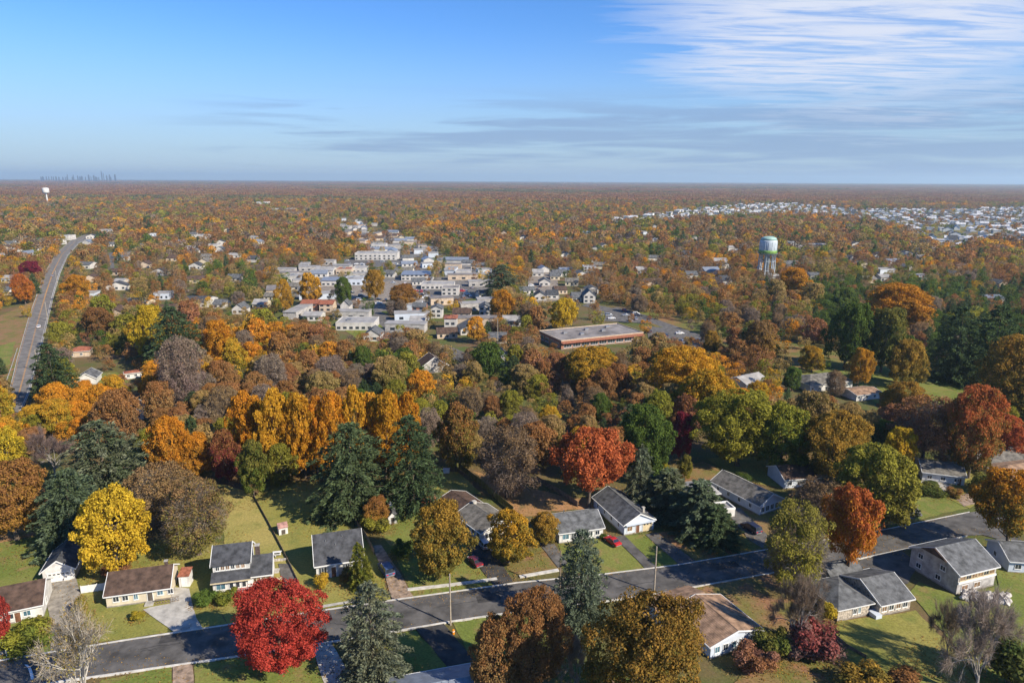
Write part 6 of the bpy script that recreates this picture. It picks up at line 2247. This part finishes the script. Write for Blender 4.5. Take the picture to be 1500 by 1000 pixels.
    ('shrub', 200, 906, 893, 20, 'lime', 'yellow', 'bright yellow green bush on the front lawn of the cream house', 'shrub'),
    ('shrub', 120, 903, 872, 22, 'lime', 'tan', 'straw coloured bush beside the white board fence', 'shrub'),
    ('shrub', 590, 812, 790, 30, 'dkgreen', 'green', 'dark green bush behind the minivan', 'shrub'),
    ('shrub', 1366, 722, 705, 40, 'dkgreen', 'olive', 'hedge bush in front of the weathered ranch house', 'shrub'),
    ('shrub', 1446, 722, 690, 44, 'green', 'olive', 'green bush between the weathered ranch houses', 'shrub'),
    ('shrub', 1398, 726, 712, 24, 'olive', 'rust', 'rusty bush at the paved forecourt', 'shrub'),
    ('shrub', 1085, 704, 690, 26, 'dkgreen', 'green', 'low hedge bush above the pale blue gable house', 'shrub'),
    ('shrub', 884, 789, 780, 10, 'green', 'green', 'small green bush beside the ranch house front', 'shrub'),
]
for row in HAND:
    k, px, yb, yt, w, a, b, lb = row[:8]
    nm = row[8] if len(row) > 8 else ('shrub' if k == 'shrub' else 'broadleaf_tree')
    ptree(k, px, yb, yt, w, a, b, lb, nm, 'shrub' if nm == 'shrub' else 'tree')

# ------------------------------------------------------------------ fallen leaves under the trees
rl = np.random.default_rng(77)
LP = []
for (X, Y, r) in TREES:
    if Y < 260:
        n = int(120 * r)
        a, q = rl.uniform(0, 2 * pi, n), r * 1.7 * np.sqrt(rl.random(n))
        LP.append(np.stack([X + q * np.cos(a), Y + q * np.sin(a), np.full(n, 0.235)], 1))
for pts_ in (left, right):                       # drifted along the kerbs
    for a, b in zip(pts_, pts_[1:]):
        n = int((b - a).length * 5)
        t = rl.random(n)[:, None]
        LP.append(np.array(a)[None] * (1 - t) + np.array(b)[None] * t + np.c_[rl.normal(size=(n, 2)) * .7, np.full(n, .24)])
LP = np.concatenate(LP)
keepm = rl.random(len(LP)) < 0.8
LP = LP[keepm]
n = len(LP)
lm_ = leaf_mesh('fallen_leaves', LP, np.c_[rl.normal(size=(n, 2)) * .25, np.ones(n)], rl.uniform(.18, .42, n), rl.uniform(.12, .28, n), rl.random(n), rl.random(n), 'leaf', rl)
fl = bpy.data.objects.new('fallen_leaves', lm_)
COL.objects.link(fl)
tint(fl, C['brown'], C['amber'])
tag(fl, 'fallen autumn leaves lying on lawns and along the kerbs', 'leaves', None, 'stuff')

# ------------------------------------------------------------------ woods: the largest 300 as trees, the rest as one forest
EDGE = [(-200, 735), (0, 690), (60, 672), (100, 668), (200, 668), (225, 690), (310, 690), (330, 690), (420, 676), (480, 690), (560, 690), (640, 672), (668, 668), (700, 682), (790, 690), (850, 660), (905, 668), (980, 655), (1040, 640), (1120, 640), (1200, 645), (1290, 668), (1330, 668), (1400, 655), (1500, 650), (1700, 650)]


def edge_y(x):
    for (a, ya), (b, yb) in zip(EDGE, EDGE[1:]):
        if a <= x <= b:
            return ya + (yb - ya) * (x - a) / (b - a)
    return 650


CLEAR = [      # open ground seen from the air: pixel polygon, share of trees kept
    ([(-40, 470), (50, 440), (8, 580), (-40, 600)], 0.02),
    ([(108, 530), (214, 530), (214, 572), (108, 572)], 0.10),
    ([(1130, 520), (1200, 510), (1340, 525), (1480, 590), (1490, 640), (1400, 640), (1330, 612), (1180, 580)], 0.04),
    ([(930, 455), (1010, 462), (1190, 500), (1180, 530), (1010, 516)], 0.40),
    ([(612, 500), (700, 505), (712, 536), (640, 530)], 0.06),
    ([(400, 395), (480, 385), (700, 385), (730, 430), (720, 500), (560, 505), (490, 490), (420, 470)], 0.27),
    ([(560, 376), (500, 376), (500, 396), (700, 396), (720, 410), (700, 384)], 0.05),
    ([(490, 318), (530, 316), (640, 360), (720, 392), (560, 385), (500, 350)], 0.22),
    ([(770, 395), (820, 395), (880, 440), (960, 462), (940, 478), (790, 478), (770, 450)], 0.22),
    ([(785, 470), (950, 470), (1036, 496), (1032, 518), (830, 520)], 0.16),
    ([(100, 350), (340, 330), (420, 350), (400, 440), (150, 470), (120, 420)], 0.62),
    ([(-20, 350), (70, 350), (50, 420), (-20, 440)], 0.6),
    ([(155, 360), (172, 360), (176, 420), (160, 420)], 0.1),
    (SUBURB, 0.13),
    ([(1362, 360), (1392, 362), (1446, 328), (1428, 326)], 0.04),
    ([(1060, 345), (1290, 335), (1400, 350), (1370, 380), (1200, 372)], 0.75),
    ([(255, 430), (400, 440), (400, 465), (255, 458)], 0.35),
]
for row in HAND:
    q = G(row[1], row[2])
    LAND.append((q.x, q.y, short(row[7], 6)))
PAL = [  # weight, lower tint, upper tint, words
    (21, 'olive', 'tan', 'olive and tan'), (11, 'brown', 'rust', 'brown and rust'), (19, 'darkolive', 'lime', 'olive green'),
    (9, 'amber', 'orange', 'orange'), (10, 'greybrown', 'brown', 'thin grey brown'), (10, 'tan', 'rust', 'tan and rust'),
    (8, 'lime', 'gold', 'golden yellow'), (8, 'dkgreen', 'green', 'dark green'), (4, 'pink', 'rust', 'dull red'), (5, 'purple', 'greybrown', 'purplish grey')]
PALW = [p[0] for p in PAL]
RF = random.Random(8)


def zone_words(px, py):
    if py < 500 and px < 420:
        return 'in the streets right of the highway'
    if px < 330:
        return 'in the woods behind the left hand back gardens'
    if px < 700:
        return 'in the woods behind the glowing orange row'
    if px < 1050:
        return 'in the woods in front of the brick shop block'
    return 'in the woods around the parkland'


cells = {}


def near_tree(X, Y, r):
    i, j = int(X // 12), int(Y // 12)
    for a in range(i - 2, i + 3):
        for b in range(j - 2, j + 3):
            for (x, y, q) in cells.get((a, b), ()):
                if (X - x) ** 2 + (Y - y) ** 2 < (0.62 * (r + q)) ** 2:
                    return True
    return False


def put_cell(X, Y, r):
    cells.setdefault((int(X // 12), int(Y // 12)), []).append((X, Y, r))


for t in TREES:
    put_cell(*t)
RB_ = [(min(p[0] for p in r), max(p[0] for p in r), min(p[1] for p in r), max(p[1] for p in r), r) for r in ROADS]
BX = np.array([b[:5] for b in BOXES])
BC = np.array([b[5:8] for b in BOXES])
# hand-placed trees shield what the photograph shows of them
HB = []
for row in HAND:
    if row[0] != 'shrub':
        HB.append((row[1] - row[4] * .38, row[3] + (row[2] - row[3]) * .06, row[1] + row[4] * .38, row[3] + (row[2] - row[3]) * .6, hypot(*G(row[1], row[2])[:2])))
HBX = np.array(HB)
fill = []
g = 6.0
Y = 120.0
while Y < 2600:
    step = g if Y < 900 else (8.5 if Y < 1500 else 11.0)
    xr = 0.86 * Y + 40
    X = -xr
    while X < xr:
        x, y = X + RF.uniform(-.5, .5) * step, Y + RF.uniform(-.5, .5) * step
        X += step
        r = RF.uniform(2.6, 5.2) if RF.random() < 0.82 else RF.uniform(5.0, 6.8)
        px, py = proj(x, y, 0)
        if px < -120 or px > 1620 or py > edge_y(px):
            continue
        keep = 1.0
        d_ = hypot(x, y)
        for poly, f in CLEAR:
            if inside(px, py, poly):
                keep = min(keep, f)
        if RF.random() > keep:
            continue
        if near_tree(x, y, r):
            continue
        if any(a - 2 < x < b + 2 and c - 2 < y < d + 2 and inside(x, y, rr) for a, b, c, d, rr in RB_):
            continue
        h = r * RF.uniform(1.9, 2.9)
        st_ = mnoise.noise((x / 70, y / 70, 3.1))          # taller and lower stands
        r *= 1 + .38 * st_
        h *= 1 + .30 * st_
        if d_ > 900:
            r *= 1.2
            h *= 1.1
        if keep < 0.2:
            h *= 0.7
            r *= 0.8
        if (((x - BC[:, 0]) ** 2 + (y - BC[:, 1]) ** 2) < (BC[:, 2] + r * .5) ** 2).any():
            continue
        a, b = proj(x, y, h)
        hw = 1000 * r / depth(x, y)
        d = hypot(x, y)

        def hidden(Bm):
            ox = np.minimum(Bm[:, 2], a + hw * .8) - np.maximum(Bm[:, 0], a - hw * .8)
            oy = np.minimum(Bm[:, 3], py) - np.maximum(Bm[:, 1], b)
            ov = np.clip(ox, 0, None) * np.clip(oy, 0, None) / ((Bm[:, 2] - Bm[:, 0]) * (Bm[:, 3] - Bm[:, 1]))
            return ov[(Bm[:, 4] > d)]
        o1 = hidden(BX)
        big_ = (BX[:, 2] - BX[:, 0])[BX[:, 4] > d] > 60
        if len(o1) and ((o1 > 0.22) | (big_ & (o1 > 0.02))).any() and RF.random() < 0.93:
            continue
        o2 = hidden(HBX)
        if len(o2) and (o2 > 0.16).any() and RF.random() < 0.97:
            continue
        # keep road surfaces in view as well
        if any(inside(*G(a + s_ * hw, b + (py - b) * t_)[:2], rr) for s_ in (-.8, -.3, .3, .8) for t_ in (.12, .4, .75) for _, _, _, _, rr in RB_[2:3]) and px < 180:
            continue
        put_cell(x, y, r)
        k = RF.choices(range(len(PAL)), PALW)[0]
        if d > 1200:
            k = RF.choices(range(len(PAL)), (26, 14, 17, 9, 9, 15, 6, 8, 3, 3))[0]
        sp = mnoise.noise((x / 85, y / 120, 9.4)) + .5 * mnoise.noise((x / 30, y / 40, 1.2))   # species gather in stands
        if RF.random() < .62:
            k = RF.choice((2, 2, 7, 0)) if sp < -.30 else (RF.choice((0, 4, 5, 9, 1)) if sp < .05 else (RF.choice((0, 1, 5, 5, 8)) if sp < .38 else RF.choice((3, 6, 3, 1))))
        if 1180 < px < 1500 and 420 < py < 560 and RF.random() < .55:
            k = 7
        con = RF.random() < (0.05 if not (1180 < px < 1500 and 430 < py < 560) else 0.22)
        fill.append((hw * (py - b), x, y, r, h, k, con, px, py))
    Y += step
fill.sort(key=lambda q: -q[0])
quota = {'b': 300 - sum(1 for q in HAND if len(q) == 8 and q[0] != 'shrub'), 'c': 40, 's': 110}
forest_pts = []
for (_, x, y, r, h, k, con, px, py) in fill:
    w, a, b, wd = PAL[k]
    thin = k in (4, 9)
    key = 'c' if con else ('s' if thin else 'b')
    if quota[key] > 0 and -30 < px < 1530 and py > 440:
        quota[key] -= 1
        zw = zone_words(px, py)
        if con:
            tree(RF.choice(('cone', 'dome', 'dome')), x, y, h * 1.05, 1.7 * r, C['pine'], C['conifer'], f'{sizeword(r, 4.5, 6.2)} dark conifer {nearby(x, y, "in the woods near")}', 'conifer_tree', 'tree', f'conifers {zw}')
        else:
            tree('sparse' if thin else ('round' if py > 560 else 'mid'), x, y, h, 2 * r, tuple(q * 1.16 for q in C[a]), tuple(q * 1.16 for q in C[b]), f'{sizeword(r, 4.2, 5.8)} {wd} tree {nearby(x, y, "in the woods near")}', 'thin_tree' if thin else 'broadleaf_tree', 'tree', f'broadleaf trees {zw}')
    else:
        forest_pts.append((x, y, r, h, k, con))

# prototypes of the far forest live outside the scene; one object scatters them
fcol = bpy.data.collections.new('forest_kinds')
FK = []
for i in range(4):
    FK.append(low_crown(300 + i, 1500, 'leaf_far')[0])
for i in range(2):
    FK.append(conifer(310 + i, 1500, 1.2, 'leaf_far', 'cone')[0])
for i in range(4):
    FK.append(low_crown(320 + i, 330, 'leaf_far')[0])


def patch_mesh(seed):
    """a stand of trees for the far distance"""
    rng = np.random.default_rng(seed)
    n, per = 64, 46
    cx, cy = rng.uniform(-38, 38, n), rng.uniform(-38, 38, n)
    r, h = rng.uniform(3.8, 7.0, n), rng.uniform(8, 17, n)
    i = np.repeat(np.arange(n), per)
    N = len(i)
    d = unit(rng.normal(size=(N, 3)) + np.array([0, 0, .5]))
    Pp = np.stack([cx[i], cy[i], h[i] * .55], 1) + d * np.stack([r[i], r[i], h[i] * .45], 1) * rng.uniform(.75, 1.05, N)[:, None]
    ct = rng.random(n)
    return leaf_mesh('stand', Pp, d + rng.normal(size=(N, 3)) * .35, np.full(N, 3.4), np.full(N, 2.4), rng.random(N) * .4 + .6 * ct[i], rng.random(n)[i], 'leaf_far', rng)


for i in range(3):
    FK.append(patch_mesh(340 + i))
for i, me in enumerate(FK):
    o = bpy.data.objects.new(f'kind_{i:02d}', me)
    fcol.objects.link(o)

pts, rot, scl, idx, ta, tb = [], [], [], [], [], []
for (x, y, r, h, k, con) in forest_pts:
    d = hypot(x, y)
    pts.append((x, y, 0))
    rot.append(RF.uniform(0, 6.28))
    an = RF.uniform(.82, 1.2)
    scl.append((r / 6.5 * an, r / 6.5 / an, h / 14))
    if con:
        idx.append(4 + RF.randrange(2))
        A_, B_ = C['pine'], C['conifer']
        scl[-1] = (r / 8.5, r / 8.5, h / 13)
    else:
        idx.append(RF.randrange(4) if d < 800 else 6 + RF.randrange(4))
        A_, B_ = C[PAL[k][1]], C[PAL[k][2]]
    f = RF.uniform(.92, 1.42)
    ta.append(tuple(c * f for c in A_))
    tb.append(tuple(c * f for c in B_))
# stands out to the horizon
SUBG = [tuple(G(*q)[:2]) for q in SUBURB]
FARC = [((.270, .140, .060), (.310, .165, .062)), ((.235, .150, .066), (.285, .180, .068)), ((.280, .130, .060), (.295, .145, .064)), ((.170, .150, .055), (.245, .170, .060)), ((.120, .125, .054), (.170, .148, .056)), ((.245, .130, .075), (.270, .150, .078))]
Y = 2560.0
while Y < 16500:
    st = 56.0 if Y < 5000 else (80.0 if Y < 9000 else 120.0)
    xr = 0.86 * Y + 200
    X = -xr
    while X < xr:
        x, y = X + RF.uniform(-.4, .4) * st, Y + RF.uniform(-.4, .4) * st
        X += st
        px, py = proj(x, y, 0)
        if px < -120 or px > 1620:
            continue
        a = proj(x, y, 14)
        if inside(px, py, SUBURB) or inside(a[0], a[1], SUBURB):
            continue
        if len(BX) and ((BX[:, 4] > hypot(x, y) - 60) & (BX[:, 0] < px + 14) & (BX[:, 2] > px - 14) & (BX[:, 1] < py) & (BX[:, 3] > a[1] - 1)).any():
            continue
        pts.append((x, y, RF.uniform(-3.5, 1.5)))
        rot.append(RF.uniform(0, 6.28))
        s = st / 62.0
        scl.append((s, s, RF.uniform(.75, 1.2) * (1.0 if Y < 9000 else 1.25)))
        idx.append(10 + RF.randrange(3))
        n = math.sin(x * .0016 + 1.7 * math.sin(y * .0011)) + math.sin(y * .0023 + x * .0007)
        A_, B_ = FARC[RF.choice((3, 4, 4, 3, 1)) if n < -0.95 else RF.choice((0, 1, 2, 2, 5, 1))]
        f = RF.uniform(.95, 1.35)
        ta.append(tuple(c * f for c in A_))
        tb.append(tuple(c * f for c in B_))
    Y += st

fm = bpy.data.meshes.new('forest')
fm.vertices.add(len(pts))
fm.vertices.foreach_set('co', np.array(pts, np.float32).ravel())
for nm, ty, arr, fld in (('rot', 'FLOAT', np.array(rot), 'value'), ('scl', 'FLOAT_VECTOR', np.array(scl), 'vector'), ('kind_index', 'INT', np.array(idx), 'value'),
                         ('tint_a', 'FLOAT_COLOR', np.c_[np.array(ta), np.ones(len(ta))], 'color'), ('tint_b', 'FLOAT_COLOR', np.c_[np.array(tb), np.ones(len(tb))], 'color')):
    a = fm.attributes.new(nm, ty, 'POINT')
    a.data.foreach_set(fld, arr.astype(np.int32 if ty == 'INT' else np.float32).ravel())
fo = bpy.data.objects.new('forest', fm)
COL.objects.link(fo)
tag(fo, 'autumn woodland stretching from the town to the horizon', 'woodland', None, 'stuff')
ng = bpy.data.node_groups.new('scatter_forest', 'GeometryNodeTree')
ng.interface.new_socket('Geometry', in_out='INPUT', socket_type='NodeSocketGeometry')
ng.interface.new_socket('Geometry', in_out='OUTPUT', socket_type='NodeSocketGeometry')
N, L = ng.nodes, ng.links
gi, go = N.new('NodeGroupInput'), N.new('NodeGroupOutput')
m2p = N.new('GeometryNodeMeshToPoints')
iop = N.new('GeometryNodeInstanceOnPoints')
ci = N.new('GeometryNodeCollectionInfo')
ci.inputs['Collection'].default_value = fcol
ci.inputs['Separate Children'].default_value = True
ci.inputs['Reset Children'].default_value = True


def named(nm, ty):
    n = N.new('GeometryNodeInputNamedAttribute')
    n.data_type = ty
    n.inputs['Name'].default_value = nm
    return n.outputs['Attribute']


L.new(gi.outputs[0], m2p.inputs['Mesh'])
L.new(m2p.outputs[0], iop.inputs['Points'])
L.new(ci.outputs[0], iop.inputs['Instance'])
iop.inputs['Pick Instance'].default_value = True
L.new(named('kind_index', 'INT'), iop.inputs['Instance Index'])
cb = N.new('ShaderNodeCombineXYZ')
L.new(named('rot', 'FLOAT'), cb.inputs[2])
L.new(cb.outputs[0], iop.inputs['Rotation'])
L.new(named('scl', 'FLOAT_VECTOR'), iop.inputs['Scale'])
L.new(iop.outputs[0], go.inputs[0])
md = fo.modifiers.new('scatter', 'NODES')
md.node_group = ng
bylab = {}
for o in COL.objects:
    if o.parent is None and 'label' in o:
        bylab.setdefault(o['label'], []).append(o)
for lb, os_ in bylab.items():
    if len(os_) > 1:
        for o in os_:
            o['group'] = os_[0].get('group') or 'look alike ' + os_[0].name.split('.')[0].replace('_', ' ') + 's'
print('TREES', len(TREES), 'FOREST', len(pts), 'SUB', len(sub), 'quota', quota)

# ------------------------------------------------------------------ the air
hz = MB().box(-FAR - 100, FAR + 100, -400, FAR + 100, -1.0, 262.0).build('haze', 'ground')
hz.data.materials.clear()
hm = bpy.data.materials.new('haze_air')
hm.use_nodes = True
hm.node_tree.nodes.clear()
pv = hm.node_tree.nodes.new('ShaderNodeVolumePrincipled')
pv.inputs['Color'].default_value = (0.60, 0.82, 1.0, 1)
pv.inputs['Density'].default_value = 6.2e-5
pv.inputs['Anisotropy'].default_value = 0.25
ho = hm.node_tree.nodes.new('ShaderNodeOutputMaterial')
hm.node_tree.links.new(pv.outputs[0], ho.inputs['Volume'])
hz.data.materials.append(hm)
tag(hz, 'thin autumn haze over the whole landscape', 'haze', None, 'stuff')
